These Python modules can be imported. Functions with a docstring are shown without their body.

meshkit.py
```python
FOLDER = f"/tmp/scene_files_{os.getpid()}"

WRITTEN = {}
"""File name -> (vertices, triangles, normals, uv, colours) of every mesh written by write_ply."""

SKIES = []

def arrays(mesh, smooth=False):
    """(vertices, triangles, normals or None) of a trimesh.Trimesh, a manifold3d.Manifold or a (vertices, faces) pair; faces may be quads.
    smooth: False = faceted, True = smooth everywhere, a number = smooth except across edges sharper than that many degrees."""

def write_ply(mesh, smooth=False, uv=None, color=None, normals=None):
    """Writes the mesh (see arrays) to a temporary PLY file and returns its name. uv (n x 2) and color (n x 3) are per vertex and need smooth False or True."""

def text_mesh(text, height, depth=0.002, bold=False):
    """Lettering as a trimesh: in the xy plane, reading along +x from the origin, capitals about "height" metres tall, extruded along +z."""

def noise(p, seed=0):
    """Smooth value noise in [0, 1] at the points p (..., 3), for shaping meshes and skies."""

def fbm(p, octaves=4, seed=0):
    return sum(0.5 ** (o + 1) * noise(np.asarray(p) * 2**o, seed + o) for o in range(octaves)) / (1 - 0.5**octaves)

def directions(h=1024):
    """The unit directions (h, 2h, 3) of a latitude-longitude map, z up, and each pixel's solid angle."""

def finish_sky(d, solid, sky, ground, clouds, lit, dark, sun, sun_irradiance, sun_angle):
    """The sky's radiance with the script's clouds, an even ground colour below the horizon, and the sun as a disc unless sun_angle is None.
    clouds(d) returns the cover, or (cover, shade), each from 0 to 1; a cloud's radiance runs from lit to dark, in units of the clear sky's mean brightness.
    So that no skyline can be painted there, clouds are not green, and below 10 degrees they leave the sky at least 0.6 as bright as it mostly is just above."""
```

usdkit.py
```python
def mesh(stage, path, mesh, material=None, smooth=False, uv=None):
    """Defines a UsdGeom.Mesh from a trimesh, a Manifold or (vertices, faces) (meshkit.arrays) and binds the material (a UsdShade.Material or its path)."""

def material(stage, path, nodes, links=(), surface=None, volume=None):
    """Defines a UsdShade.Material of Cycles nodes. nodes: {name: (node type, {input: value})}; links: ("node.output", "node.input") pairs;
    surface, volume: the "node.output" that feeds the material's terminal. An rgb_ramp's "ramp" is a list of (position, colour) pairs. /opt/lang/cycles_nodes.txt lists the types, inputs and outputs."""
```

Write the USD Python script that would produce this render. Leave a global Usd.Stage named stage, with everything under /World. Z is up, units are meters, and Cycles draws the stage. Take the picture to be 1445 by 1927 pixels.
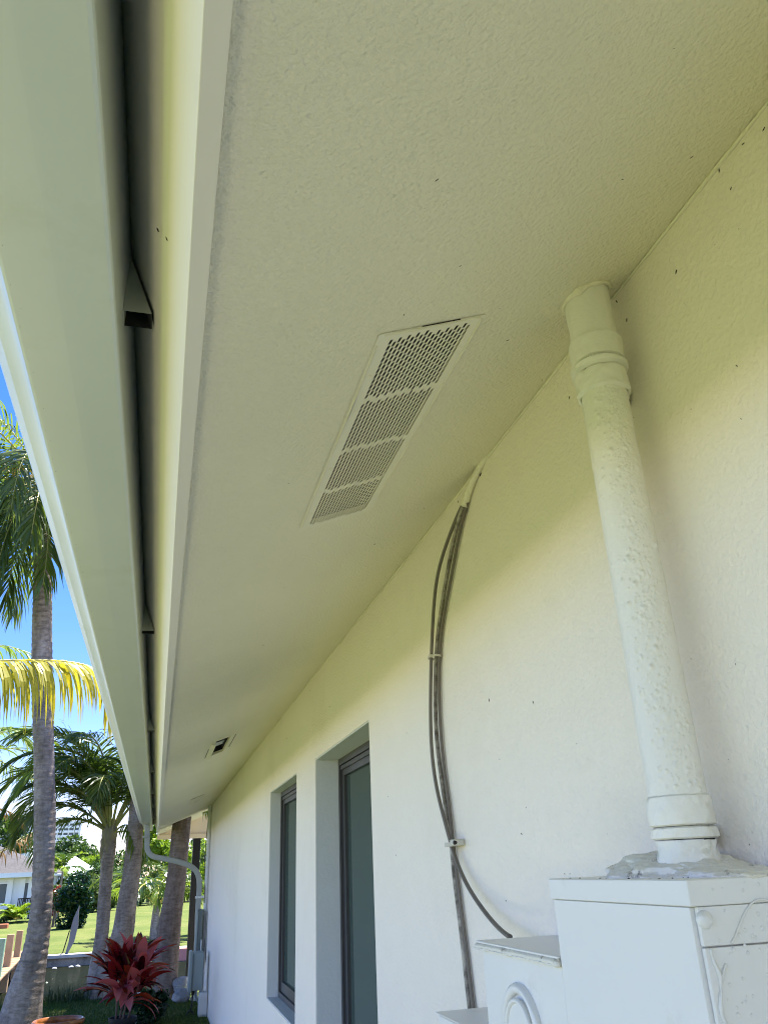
import math, random
import numpy as np, trimesh, manifold3d, shapely.geometry as sg, shapely.affinity as sa, shapely.ops as so
import usdkit, meshkit
from pxr import Usd, UsdGeom, UsdLux, UsdShade, Gf, Sdf, Vt

stage = Usd.Stage.CreateInMemory()
UsdGeom.Xform.Define(stage, '/World')
UsdGeom.Scope.Define(stage, '/World/Looks')
UsdGeom.SetStageUpAxis(stage, 'Z')

# ------------------------------------------------------------------ camera
CZ = 1.54                                     # eye height above the lawn
CR = np.array([0.96596921, -0.25573871, -0.03874519])
CU = np.array([-0.0718166, -0.40908109, 0.90966754])
CF = np.array([0.24848713, 0.87592829, 0.41352603])
FPX, PW, PH = 1470.9, 1445.0, 1927.0
cam = UsdGeom.Camera.Define(stage, '/World/camera')
M = Gf.Matrix4d(*[*CR, 0, *CU, 0, *(-CF), 0, 0, 0, CZ, 1])
cam.AddTransformOp().Set(M)
cam.CreateHorizontalApertureAttr(36.0)
cam.CreateFocalLengthAttr(36.0 * FPX / PW)
cam.CreateClippingRangeAttr(Gf.Vec2f(0.05, 20000))
cam.CreateExposureAttr(1.9)

# ------------------------------------------------------------------ sky and sun
SUN_AZ, SUN_EL = math.radians(52), math.radians(70)
sun_dir = np.array([math.sin(SUN_AZ) * math.cos(SUN_EL), math.cos(SUN_AZ) * math.cos(SUN_EL), math.sin(SUN_EL)])
SKY = 0.079
dome = UsdLux.DomeLight.Define(stage, '/World/sky')
sky_m = usdkit.material(stage, '/World/Looks/sky', {
    'sky': ('sky_texture', {'sky_type': 'single_scattering', 'sun_disc': False, 'sun_elevation': SUN_EL, 'sun_rotation': SUN_AZ, 'air_density': 1.0, 'aerosol_density': 0.05, 'ozone_density': 3.0}),
    'tc': ('texture_coordinate', {}),
    'map': ('mapping', {'scale': (1.0, 1.0, 3.2)}),
    'n': ('noise_texture', {'scale': 4.2, 'detail': 7.0, 'roughness': 0.58}),
    'r': ('rgb_ramp', {'ramp': [(0.0, (0, 0, 0)), (0.5, (0, 0, 0)), (0.66, (0.75, 0.75, 0.75)), (1.0, (1, 1, 1))]}),
    'sep': ('separate_xyz', {}),
    'low': ('map_range', {'from_min': 0.24, 'from_max': 0.05, 'to_min': 0.0, 'to_max': 1.0, 'clamp': True}),
    'mul': ('math', {'math_type': 'multiply'}),
    'hs': ('hsv', {'saturation': 1.3}),
    'tint': ('mix', {'mix_type': 'multiply', 'fac': 1.0, 'color2': (1.0, .82, 1.03)}),
    'mix': ('mix', {'mix_type': 'mix', 'color2': (4.2, 4.4, 4.8)}),
    'bg': ('background_shader', {'strength': SKY})},
    [('tc.generated', 'map.vector'), ('map.vector', 'n.vector'), ('n.fac', 'r.fac'), ('tc.generated', 'sep.vector'), ('sep.z', 'low.value'),
     ('r.color', 'mul.value1'), ('low.result', 'mul.value2'), ('mul.value', 'mix.fac'), ('sky.color', 'hs.color'), ('hs.color', 'tint.color1'), ('tint.color', 'mix.color1'), ('mix.color', 'bg.color')], surface='bg.background')
UsdShade.MaterialBindingAPI.Apply(dome.GetPrim()).Bind(sky_m)
dome.GetPrim().SetCustomDataByKey('kind', 'structure')
sun = UsdLux.DistantLight.Define(stage, '/World/sun')
sun.CreateIntensityAttr(1.25)
sun.CreateAngleAttr(0.53)
sun.CreateNormalizeAttr(True)
sun.CreateColorAttr(Gf.Vec3f(1.0, 0.95, 0.86))
zx = np.cross([0, 0, 1.0], sun_dir); zx /= np.linalg.norm(zx); zy = np.cross(sun_dir, zx)
sun.AddTransformOp().Set(Gf.Matrix4d(*[*zx, 0, *zy, 0, *sun_dir, 0, 0, 0, 50, 1]))

# ------------------------------------------------------------------ helpers
V = lambda *a: np.array(a, float)
norm = lambda v: np.asarray(v, float) / (np.linalg.norm(v) + 1e-12)
def ray(px, py): return (px - PW / 2) / FPX * CR - (py - PH / 2) / FPX * CU + CF
def at_y(px, py, Y):
    r = ray(px, py); p = r * Y / r[1]; p[2] += CZ; return p
def at_x(px, py, X):
    r = ray(px, py); p = r * X / r[0]; p[2] += CZ; return p
def at_z(px, py, z):
    r = ray(px, py); p = r * (z - CZ) / r[2]; p[2] += CZ; return p
WX = 0.7064                                   # the wall's face
SL = 0.38                                     # slope of the soffit
TH = math.atan(SL); CT, ST = math.cos(TH), math.sin(TH)
SZ = CZ + 0.9                                 # soffit height at the wall
def sof_z(x): return SZ - SL * (WX - x)
def at_soffit(px, py):
    r = ray(px, py); t = (0.9 - SL * WX) / (r[2] - SL * r[0]); p = r * t; p[2] += CZ; return p
def depth(p): return float((np.asarray(p) - V(0, 0, CZ)) @ CF)
def px_size(w, p): return w * depth(p) / FPX

taken = {}
def numbered(parent, name):
    k = (parent, name); n = taken.get(k, 0); taken[k] = n + 1
    return name if n == 0 else f'{name}_{n:03d}'
def pathof(parent): return '/World' if parent is None else str(parent.GetPath())
def tag(prim, label=None, cat=None, group=None, kind=None):
    for k, v in (('label', label), ('category', cat), ('group', group), ('kind', kind)):
        if v: prim.SetCustomDataByKey(k, v)
    return prim
def thing(name, label, cat, group=None, loc=None):
    p = '/World/' + numbered('/World', name)
    x = UsdGeom.Xform.Define(stage, p)
    if loc is not None: x.AddTranslateOp().Set(Gf.Vec3d(*map(float, loc)))
    return tag(x.GetPrim(), label, cat, group)
def obj(name, mesh, m, parent=None, smooth=False, label=None, kind=None, cat=None, group=None):
    pp = pathof(parent)
    p = usdkit.mesh(stage, pp + '/' + numbered(pp, name), mesh, m, smooth=smooth).GetPrim()
    return tag(p, label, cat, group, kind)
def cat(ms):
    ms = [m for m in ms if m is not None]
    return trimesh.util.concatenate(ms)
def T(v, f): return trimesh.Trimesh(np.asarray(v, float), np.asarray(f, int), process=False)
def box(x0, x1, y0, y1, z0, z1):
    b = trimesh.creation.box([abs(x1 - x0), abs(y1 - y0), abs(z1 - z0)]); b.apply_translation([(x0 + x1) / 2, (y0 + y1) / 2, (z0 + z1) / 2]); return b
def rbox(x0, x1, y0, y1, z0, z1, r=0.004):
    pts = []
    s = trimesh.creation.icosphere(1, r).vertices
    for x in (x0 + r, x1 - r):
        for y in (y0 + r, y1 - r):
            for z in (z0 + r, z1 - r): pts.append(s + [x, y, z])
    return trimesh.convex.convex_hull(np.vstack(pts))
def spline(pts, n):
    from scipy.interpolate import CubicSpline
    p = np.asarray(pts, float); d = np.r_[0, np.cumsum(np.linalg.norm(np.diff(p[:, :3], axis=0), axis=1))]
    return CubicSpline(d, p)(np.linspace(0, d[-1], n))
def tube(pts, rad, sides=10, caps=True, prof=None):
    p = np.asarray(pts, float); n = len(p); rad = np.broadcast_to(rad, (n,))
    t = np.gradient(p, axis=0); t /= np.linalg.norm(t, axis=1, keepdims=True)
    a = np.cross(t[0], [0, 0, 1.0] if abs(t[0][2]) < .9 else [1.0, 0, 0]); a = norm(a); A = []
    for i in range(n):
        a = norm(a - (a @ t[i]) * t[i]); A.append(a)
    A = np.array(A); B = np.cross(t, A)
    if prof is None:
        ang = np.arange(sides) * 2 * np.pi / sides; prof = np.stack([np.cos(ang), np.sin(ang)], 1)
    sides = len(prof)
    v = p[:, None] + rad[:, None, None] * (prof[None, :, :1] * A[:, None] + prof[None, :, 1:] * B[:, None])
    i, j = np.meshgrid(np.arange(n - 1), np.arange(sides), indexing='ij')
    qd = np.stack([i * sides + j, i * sides + (j + 1) % sides, (i + 1) * sides + (j + 1) % sides, (i + 1) * sides + j], -1).reshape(-1, 4)
    f = np.vstack([qd[:, [0, 1, 2]], qd[:, [0, 2, 3]]])
    v = v.reshape(-1, 3)
    if caps:
        k = len(v); v = np.vstack([v, p[0], p[-1]])
        c0 = [[k, (j + 1) % sides, j] for j in range(sides)]; b = (n - 1) * sides
        c1 = [[k + 1, b + j, b + (j + 1) % sides] for j in range(sides)]
        f = np.vstack([f, c0, c1])
    return T(v, f)
def extrude(poly, h):
    ps = [poly] if poly.geom_type == 'Polygon' else list(poly.geoms)
    return cat([trimesh.creation.extrude_polygon(p, h, engine='earcut') for p in ps])
def ext_y(poly_xz, y0, y1):
    """polygon drawn in (x, z), drawn out along y"""
    m = extrude(poly_xz, abs(y1 - y0)); v = m.vertices.copy()
    return T(np.stack([v[:, 0], max(y0, y1) - v[:, 2], v[:, 1]], 1), m.faces)
def ext_x(poly_yz, x0, x1):
    m = extrude(poly_yz, abs(x1 - x0)); v = m.vertices.copy()
    return T(np.stack([min(x0, x1) + v[:, 2], v[:, 0], v[:, 1]], 1), m.faces)
def slope_place(m):
    """(horizontal x, y, w above the soffit face) to the world, w square to the slope"""
    v = np.asarray(m.vertices); u = (v[:, 0] - WX) / CT
    w = v[:, 2]
    return T(np.stack([WX + u * CT - w * ST, v[:, 1], SZ + u * ST + w * CT], 1), m.faces)

# ------------------------------------------------------------------ materials
LK = '/World/Looks/'
def paint(name, col, rough=0.55, bumps=(), var=0.05, spec=0.4, dirt=None, metallic=0.0):
    """a painted surface: small tone variation and one or two bump layers (scale, metres, strength, detail)"""
    N = {'tc': ('texture_coordinate', {}), 'p': ('principled_bsdf', {'roughness': rough, 'specular_ior_level': spec, 'metallic': metallic}),
         'n': ('noise_texture', {'scale': 2.2, 'detail': 6.0, 'roughness': .6}),
         'r': ('rgb_ramp', {'ramp': [(.3, tuple(c * (1 - var) for c in col)), (.7, tuple(min(1, c * (1 + var)) for c in col))]})}
    L = [('tc.object', 'n.vector'), ('n.fac', 'r.fac')]
    out = 'r.color'
    if dirt:
        dc, sc, lo, hi = dirt
        N['dn'] = ('noise_texture', {'scale': sc, 'detail': 8.0, 'roughness': .7}); N['dr'] = ('rgb_ramp', {'ramp': [(lo, (0, 0, 0)), (hi, (1, 1, 1))]})
        N['dm'] = ('mix', {'mix_type': 'mix', 'color2': dc})
        L += [('tc.object', 'dn.vector'), ('dn.fac', 'dr.fac'), ('dr.color', 'dm.fac'), (out, 'dm.color1')]; out = 'dm.color'
    L.append((out, 'p.base_color'))
    last = None
    for i, (sc, dist, st, det) in enumerate(bumps):
        N[f'b{i}'] = ('noise_texture', {'scale': sc, 'detail': det, 'roughness': .55}); N[f'bp{i}'] = ('bump', {'strength': st, 'distance': dist})
        L += [('tc.object', f'b{i}.vector'), (f'b{i}.fac', f'bp{i}.height')]
        if last: L.append((last + '.normal', f'bp{i}.normal'))
        last = f'bp{i}'
    if last: L.append((last + '.normal', 'p.normal'))
    return usdkit.material(stage, LK + name, N, L, surface='p.BSDF')
def leafmat(name, cols, rough=0.45, trans=0.4, tcol=None, spec=0.35):
    N = {'g': ('geometry', {}), 'r': ('rgb_ramp', {'ramp': [(i / max(1, len(cols) - 1), c) for i, c in enumerate(cols)]}),
         'p': ('principled_bsdf', {'roughness': rough, 'specular_ior_level': spec}), 't': ('translucent_bsdf', {}),
         'm': ('mix_closure', {'fac': trans}), 'tm': ('mix', {'mix_type': 'multiply', 'fac': 1.0, 'color2': tcol or (1.5, 1.45, .6)})}
    return usdkit.material(stage, LK + name, N, [('g.random_per_island', 'r.fac'), ('r.color', 'p.base_color'), ('r.color', 'tm.color1'), ('tm.color', 't.color'),
        ('p.BSDF', 'm.closure1'), ('t.BSDF', 'm.closure2')], surface='m.closure')

WHITE = (.86, .795, .70)
M_wall = paint('wall_paint', WHITE, .6, [(7, .005, .4, 3), (115, .0040, .8, 3)], .02, dirt=((.72, .66, .56), 1.1, .50, .85))
M_soffit = paint('soffit_paint', (.83, .785, .62), .6, [(9, .005, .3, 3), (140, .0052, .9, 2)], .025)
M_grille = paint('grille_paint', (.83, .79, .65), .55, [(40, .0008, .3, 2)], .03)
M_trim = paint('trim_paint', (.84, .79, .69), .45, [(5, .003, .3, 2), (30, .0012, .4, 4)], .02)
M_gutter = paint('gutter_enamel', (.645, .68, .68), .30, [(1.3, .004, .3, 2)], .04, .5, dirt=((.52, .54, .47), 2.2, .55, .85))
M_down = paint('downspout_enamel', (.37, .39, .365), .4, [], .04, .4)
M_wedge = paint('wedge_enamel', (.50, .52, .47), .35, [], .03, .5)
M_lip = M_gutter
M_roof = paint('roof_shingle', (.22, .20, .18), .9, [(40, .01, .8, 4)], .2)
M_gable = paint('gable_paint', (.86, .72, .56), .6, [(20, .002, .3, 3)], .03)
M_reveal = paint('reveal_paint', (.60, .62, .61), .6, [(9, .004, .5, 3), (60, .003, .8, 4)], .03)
M_frame = paint('bronze_frame', (.042, .041, .040), .38, [], .1, .5)
M_pipe = paint('pipe_paint', (.80, .775, .70), .45, [(160, .0016, .7, 3)], .025, .4, dirt=((.58, .54, .46), 9, .62, .85))
M_can = paint('can_paint', (.79, .775, .73), .40, [(4, .002, .25, 2), (120, .0006, .4, 2)], .02, .45, dirt=((.60, .57, .51), 7.0, .60, .85))
M_patch = paint('patch_mortar', (.76, .725, .63), .75, [(110, .003, .8, 4)], .06, .2, dirt=((.20, .17, .14), 26, .58, .66))
M_cable = paint('cable_jacket', (.16, .138, .115), .5, [(90, .001, .5, 3)], .12, .4)
M_cablew = paint('cable_painted', (.46, .42, .36), .5, [(90, .001, .5, 3)], .1, .4, dirt=((.11, .09, .07), 16, .40, .58))
M_nylon = paint('nylon', (.55, .52, .44), .4, [], .03)
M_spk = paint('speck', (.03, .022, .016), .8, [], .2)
M_shade = paint('void_shade', (.03, .03, .028), .9, [], .1)  # near-black, carries the shade inside wedges, vent holes and attic
M_screenmesh = paint('insect_screen', (.02, .02, .02), .8, [], .1)
M_post = paint('black_post', (.010, .0105, .012), .4, [(20, .002, .3, 2)], .1)
M_greybox = paint('grey_enclosure', (.27, .32, .31), .4, [], .03, .4)
M_dkbox = paint('dark_enclosure', (.14, .17, .16), .45, [], .05, .4)
M_pvc = paint('pvc', (.62, .64, .63), .4, [], .03, .45)
M_black = paint('black_rubber', (.015, .015, .016), .5, [], .1)
M_curtain = paint('added_blind', (.70, .76, .73), .8, [(6, .01, .3, 2)], .03)
M_inter = paint('interior', (.25, .25, .24), .9, [], .02)
M_pane = usdkit.material(stage, LK + 'reflection_toned_pane', {'d': ('diffuse_bsdf', {'color': (.085, .115, .092)}), 'm0': ('mix_closure', {'fac': .55}), 't': ('transparent_bsdf', {'color': (.52, .74, .69)}), 'g': ('glossy_bsdf', {'roughness': .03, 'color': (.60, .66, .58)}),  # diffuse tone in the glass stands in for its dull reflection
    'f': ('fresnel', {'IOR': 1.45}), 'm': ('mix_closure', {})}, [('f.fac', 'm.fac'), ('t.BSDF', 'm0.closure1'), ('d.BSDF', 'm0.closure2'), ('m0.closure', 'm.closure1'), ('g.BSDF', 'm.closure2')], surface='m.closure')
def bark(name, a, b, c):
    return usdkit.material(stage, LK + name, {
        'tc': ('texture_coordinate', {}), 'mp': ('mapping', {'scale': (1, 1, .35)}), 'mv': ('mapping', {'scale': (2.2, 2.2, 6.5)}),
        'n': ('noise_texture', {'scale': 6, 'detail': 8, 'roughness': .7}), 'n2': ('noise_texture', {'scale': 5, 'detail': 6, 'roughness': .7}),
        'r': ('rgb_ramp', {'ramp': [(.28, a), (.5, b), (.72, c)]}), 'r2': ('rgb_ramp', {'ramp': [(.35, (.55, .53, .5)), (.6, (1, 1, 1))]}),
        'mx': ('mix', {'mix_type': 'multiply', 'fac': .9}), 'b': ('bump', {'strength': .7, 'distance': .012}), 'p': ('principled_bsdf', {'roughness': .85, 'specular_ior_level': .2})},
        [('tc.object', 'mp.vector'), ('mp.vector', 'n.vector'), ('n.fac', 'r.fac'), ('tc.object', 'mv.vector'), ('mv.vector', 'n2.vector'), ('n2.fac', 'r2.fac'), ('r.color', 'mx.color1'), ('r2.color', 'mx.color2'),
         ('mx.color', 'p.base_color'), ('n2.fac', 'b.height'), ('b.normal', 'p.normal')], surface='p.BSDF')
M_bark = bark('palm_bark', (.12, .098, .086), (.29, .245, .22), (.46, .40, .37))
M_barkd = bark('palm_bark_brown', (.085, .062, .05), (.20, .155, .135), (.33, .27, .24))
M_boot = paint('palm_boot', (.26, .23, .13), .6, [(30, .004, .6, 4)], .3)
M_stalk = paint('orange_stalk', (.62, .34, .07), .5, [(20, .004, .4, 3)], .2)
M_fgreen = leafmat('frond_green', [(.085, .13, .035), (.17, .215, .055), (.25, .28, .085), (.50, .49, .28)], .26, .55, (1.7, 1.6, .6), spec=.7)
M_fdark = leafmat('frond_dark', [(.06, .105, .03), (.11, .16, .045), (.26, .29, .11)], .26, .52, (1.7, 1.6, .6), spec=.7)
M_fyellow = leafmat('frond_yellow', [(.42, .40, .05), (.50, .42, .06), (.55, .36, .06), (.42, .24, .06), (.55, .46, .2)], .45, .5, (1.3, 1.15, .55))
M_flime = leafmat('frond_lime', [(.16, .24, .05), (.25, .31, .07), (.36, .36, .09)], .4, .42)
M_fbrown = leafmat('frond_brown', [(.20, .13, .05), (.28, .18, .07), (.16, .13, .05)], .6, .3, (1.2, .9, .5))
M_rach = paint('rachis', (.30, .30, .09), .45, [], .15)
M_rachy = paint('rachis_yellow', (.55, .47, .13), .45, [], .12)
M_shrub = leafmat('shrub_dark', [(.012, .045, .016), (.022, .07, .022), (.05, .12, .035)], .3, .2, spec=.5)
M_hedge = leafmat('hedge_mixed', [(.10, .15, .05), (.20, .22, .10), (.28, .25, .15), (.14, .20, .06)], .6, .3)
M_tree = leafmat('tree_leaf', [(.05, .10, .025), (.10, .16, .04), (.15, .2, .06)], .55, .3)
M_lime = leafmat('lime_leaf', [(.20, .30, .03), (.30, .38, .04), (.10, .20, .03)], .5, .35)
M_redsm = leafmat('small_red_leaf', [(.22, .05, .04), (.12, .03, .03), (.25, .12, .06)], .5, .3, (1.3, .8, .7))
M_cord = [leafmat('cordyline_' + k, c, .16, t, (1.9, .55, .5), .8) for k, c, t in
          (('maroon', [(.06, .010, .014), (.10, .016, .02)], .18), ('red', [(.22, .018, .022), (.34, .035, .04)], .35), ('pink', [(.50, .17, .18), (.60, .26, .26)], .3), ('rust', [(.26, .045, .016), (.36, .08, .022)], .4))]
M_stem = paint('cordyline_stem', (.12, .08, .06), .7, [], .2)
M_pot = paint('nursery_pot', (.016, .017, .018), .45, [], .1)
M_soil = paint('soil', (.05, .035, .025), .95, [(60, .01, 1, 4)], .3)
M_clay = usdkit.material(stage, LK + 'glazed_clay', {'tc': ('texture_coordinate', {}), 'n': ('noise_texture', {'scale': 14, 'detail': 5}), 'r': ('rgb_ramp', {'ramp': [(.3, (.13, .045, .016)), (.6, (.32, .12, .035)), (.8, (.48, .24, .07))]}),
    'p': ('principled_bsdf', {'roughness': .22})}, [('tc.object', 'n.vector'), ('n.fac', 'r.fac'), ('r.color', 'p.base_color')], surface='p.BSDF')
M_lawn = usdkit.material(stage, LK + 'lawn', {'tc': ('texture_coordinate', {}), 'n': ('noise_texture', {'scale': .55, 'detail': 8, 'roughness': .65}), 'n2': ('noise_texture', {'scale': 26, 'detail': 6, 'roughness': .75}),
    'r': ('rgb_ramp', {'ramp': [(.3, (.085, .122, .028)), (.5, (.125, .156, .040)), (.72, (.19, .19, .066))]}), 'r2': ('rgb_ramp', {'ramp': [(.3, (.45, .5, .4)), (.65, (1.1, 1.1, 1.05))]}),
    'mx': ('mix', {'mix_type': 'multiply', 'fac': 1.0}), 'b': ('bump', {'strength': .8, 'distance': .03}), 'p': ('principled_bsdf', {'roughness': .9, 'specular_ior_level': .15})},
    [('tc.object', 'n.vector'), ('tc.object', 'n2.vector'), ('n.fac', 'r.fac'), ('n2.fac', 'r2.fac'), ('r.color', 'mx.color1'), ('r2.color', 'mx.color2'), ('mx.color', 'p.base_color'), ('n2.fac', 'b.height'), ('b.normal', 'p.normal')], surface='p.BSDF')
M_blade = leafmat('grass_blade', [(.05, .10, .02), (.10, .17, .035), (.17, .22, .06)], .5, .35)
M_sedge = leafmat('sedge_blade', [(.05, .085, .04), (.08, .12, .05), (.16, .17, .09)], .5, .3)
M_water = usdkit.material(stage, LK + 'canal_water', {'tc': ('texture_coordinate', {}), 'mp': ('mapping', {'scale': (1.0, 2.0, 1.0)}), 'n': ('noise_texture', {'scale': 2.4, 'detail': 4, 'roughness': .6}), 'b': ('bump', {'strength': 1.0, 'distance': .30}),
    'd': ('diffuse_bsdf', {'color': (.009, .0105, .0055)}), 'g': ('glossy_bsdf', {'roughness': .03, 'color': (.9, .95, .85)}), 'm': ('mix_closure', {'fac': .055})},
    [('tc.object', 'mp.vector'), ('mp.vector', 'n.vector'), ('n.fac', 'b.height'), ('b.normal', 'g.normal'), ('d.BSDF', 'm.closure1'), ('g.BSDF', 'm.closure2')], surface='m.closure')
M_conc = paint('seawall_concrete', (.26, .24, .21), .85, [(20, .01, .6, 5)], .2, .2, dirt=((.06, .055, .045), 3.0, .5, .7))
M_cap = paint('seawall_cap', (.40, .38, .34), .85, [(20, .01, .4, 5)], .15, .2)
M_wood = paint('dock_timber', (.36, .24, .14), .8, [(30, .006, .5, 4)], .25, .2)
M_woodg = paint('algae_timber', (.20, .30, .22), .8, [(30, .006, .5, 4)], .25, .2)
M_board = paint('grey_board', (.17, .168, .16), .6, [], .06)
M_hwhite = paint('house_white', (.74, .75, .77), .6, [], .03)
M_hroof = paint('tile_roof_grey', (.065, .06, .063), .8, [(6, .05, .8, 3)], .15)
M_metal = paint('pale_metal_roof', (.62, .74, .74), .4, [], .03)
M_towerw = paint('tower_white', (.78, .77, .75), .7, [], .02)
M_towerb = paint('tower_blue', (.42, .48, .56), .7, [], .03)
M_towerg = paint('tower_glazing', (.10, .115, .13), .35, [], .1)
M_salmon = paint('salmon_paint', (.56, .22, .18), .7, [], .06)
M_stone = paint('white_stone', (.30, .31, .33), .8, [(30, .01, .6, 4)], .12)
M_terra = paint('terracotta', (.36, .12, .06), .8, [], .1)
M_wire = paint('fence_wire', (.30, .33, .30), .5, [], .05)

# ------------------------------------------------------------------ ground, canal
def ground_profile(y):
    return np.interp(y, [-400, 13.2, 13.9, 14.7, 15.4, 27.9, 28.05, 28.3, 46, 80, 3000], [0, 0, -.06, -.5, -1.6, -1.9, -1.9, -.46, -.06, 0.05, 0.1])
def make_ground():
    ys = np.r_[-300, -60, -20, np.arange(-8, 13, .5), np.arange(13, 16.5, .12), np.arange(17, 27.9, 1.5), 27.9, 28.05, 28.1, 28.3, np.arange(29, 60, 1.0), 70, 80, 100, 150, 300, 700, 1500, 3000]
    xs = np.r_[-2500, -800, -200, -80, -40, np.arange(-24, 12, .5), 14, 20, 40, 100, 400, 1500]
    X, Y = np.meshgrid(xs, ys)
    wob = .35 * (meshkit.fbm(np.stack([X * .5, X * 0, X * 0 + 7], -1), 3, 3) - .5)
    Z = ground_profile(np.where((Y > 13) & (Y < 16.5), Y + wob * 1.4, Y))
    Z = Z + np.where(Y < 14.5, .05, np.where(Y > 29, .10, 0)) * (meshkit.fbm(np.stack([X * .35, Y * .35, X * 0], -1), 3, 5) - .5) * (np.abs(X) < 60)
    n, m = X.shape
    i, j = np.meshgrid(np.arange(n - 1), np.arange(m - 1), indexing='ij')
    k = (i * m + j).ravel(); f = np.stack([k, k + 1, k + m + 1, k + m], 1)
    return (np.stack([X, Y, Z], -1).reshape(-1, 3), f)
obj('lawn', make_ground(), M_lawn, None, True, 'green lawn on both banks sloping down to the canal', 'structure')
WZ = CZ - 2.3
def make_water():
    xs, ys = [-900, -60, 60, 900], [13.6, 28.2]
    v = [(x, y, WZ) for y in ys for x in xs]; return T(v, [[0, 1, 5], [0, 5, 4], [1, 2, 6], [1, 6, 5], [2, 3, 7], [2, 7, 6]])
obj('canal_water', make_water(), M_water, None, False, 'murky canal water between the two banks', 'structure')

M_bounce = paint('bounce_concrete', (.30, .285, .18), .85, [(30, .004, .5, 5)], .15, .2)
for k in range(9):  # unseen slabs added to bounce warm light onto the soffit
    tag(obj('bounce_slab', rbox(-1.75, -.25, -7.5 + 1.52 * k, -6.02 + 1.52 * k, -.08, .035, .01), M_bounce, None, 30), 'warm pale slab added below the frame to bounce light onto the soffit', 'bounce slab', 'added bounce slabs')
tag(obj('bounce_patio', rbox(.75, 8, 12.65, 13.3, -.2, .03, .01), M_bounce, None, 30), None, None, None, 'structure')  # unseen slab added to bounce light onto the gable
# ------------------------------------------------------------------ the house
WEND = 12.6
YA = -6.0
YE = 14.5
house = thing('white_house', 'white stucco house with sloped eave soffit and two tall bronze windows', 'house')
wins = [(4.47, 5.59), (2.81, 3.90)]
WT, WB = CZ + 0.49, CZ - 0.705
poly = sg.box(YA, 0, WEND, SZ + .02)
for a, b in wins: poly = poly.difference(sg.box(a, WB, b, WT))
obj('wall', ext_x(poly, WX, WX + .22), M_wall, house)
obj('end_wall', box(WX + .22, 9, WEND - .2, WEND, 0, SZ + .02), M_wall, house)
obj('back_wall', box(8.8, 9, YA + .2, WEND - .2, 0, SZ + .02), M_wall, house)
obj('end_wall', box(WX + .22, 9, YA, YA + .2, 0, SZ + .02), M_wall, house)
obj('ceiling', box(WX + .22, 8.8, YA + .2, WEND - .2, SZ - .03, SZ + .0), M_inter, house)
# soffit with the openings of the first two vents
XI = 0.010
v1 = (.266, .446, .925, 1.69); v2 = (.268, .42, 5.01, 5.80)
sp = sg.box(XI, YA, WX + .02, YE)
sp = sp.difference(sg.box(v1[0] + .018, v1[2] + .012, v1[1] - .010, v1[3] - .012)).difference(sg.box(v2[0] + .03, v2[2] + .06, v2[1] - .03, v2[3] - .06))
m = extrude(sp, .014)
obj('soffit', slope_place(m), M_soffit, house)
obj('soffit_backing', slope_place(box(XI - .01, WX + .3, YA, YE, .16, .17)), M_shade, house)  # near-black sheet for the attic shade seen through the vents
# caulk bead where soffit and wall meet: an uneven line
rng = np.random.default_rng(4)
yy = np.arange(.2, WEND, .012); nn = meshkit.fbm(np.stack([yy * 9, yy * 0, yy * 0], -1), 4, 2)
bead = np.stack([np.full_like(yy, WX - .0015), yy, SZ - .0025 - .002 * nn], 1)
obj('caulk_bead', tube(bead, .0022 + .0045 * np.clip(nn - .35, 0, 1), 6), M_soffit, house, True)
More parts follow.
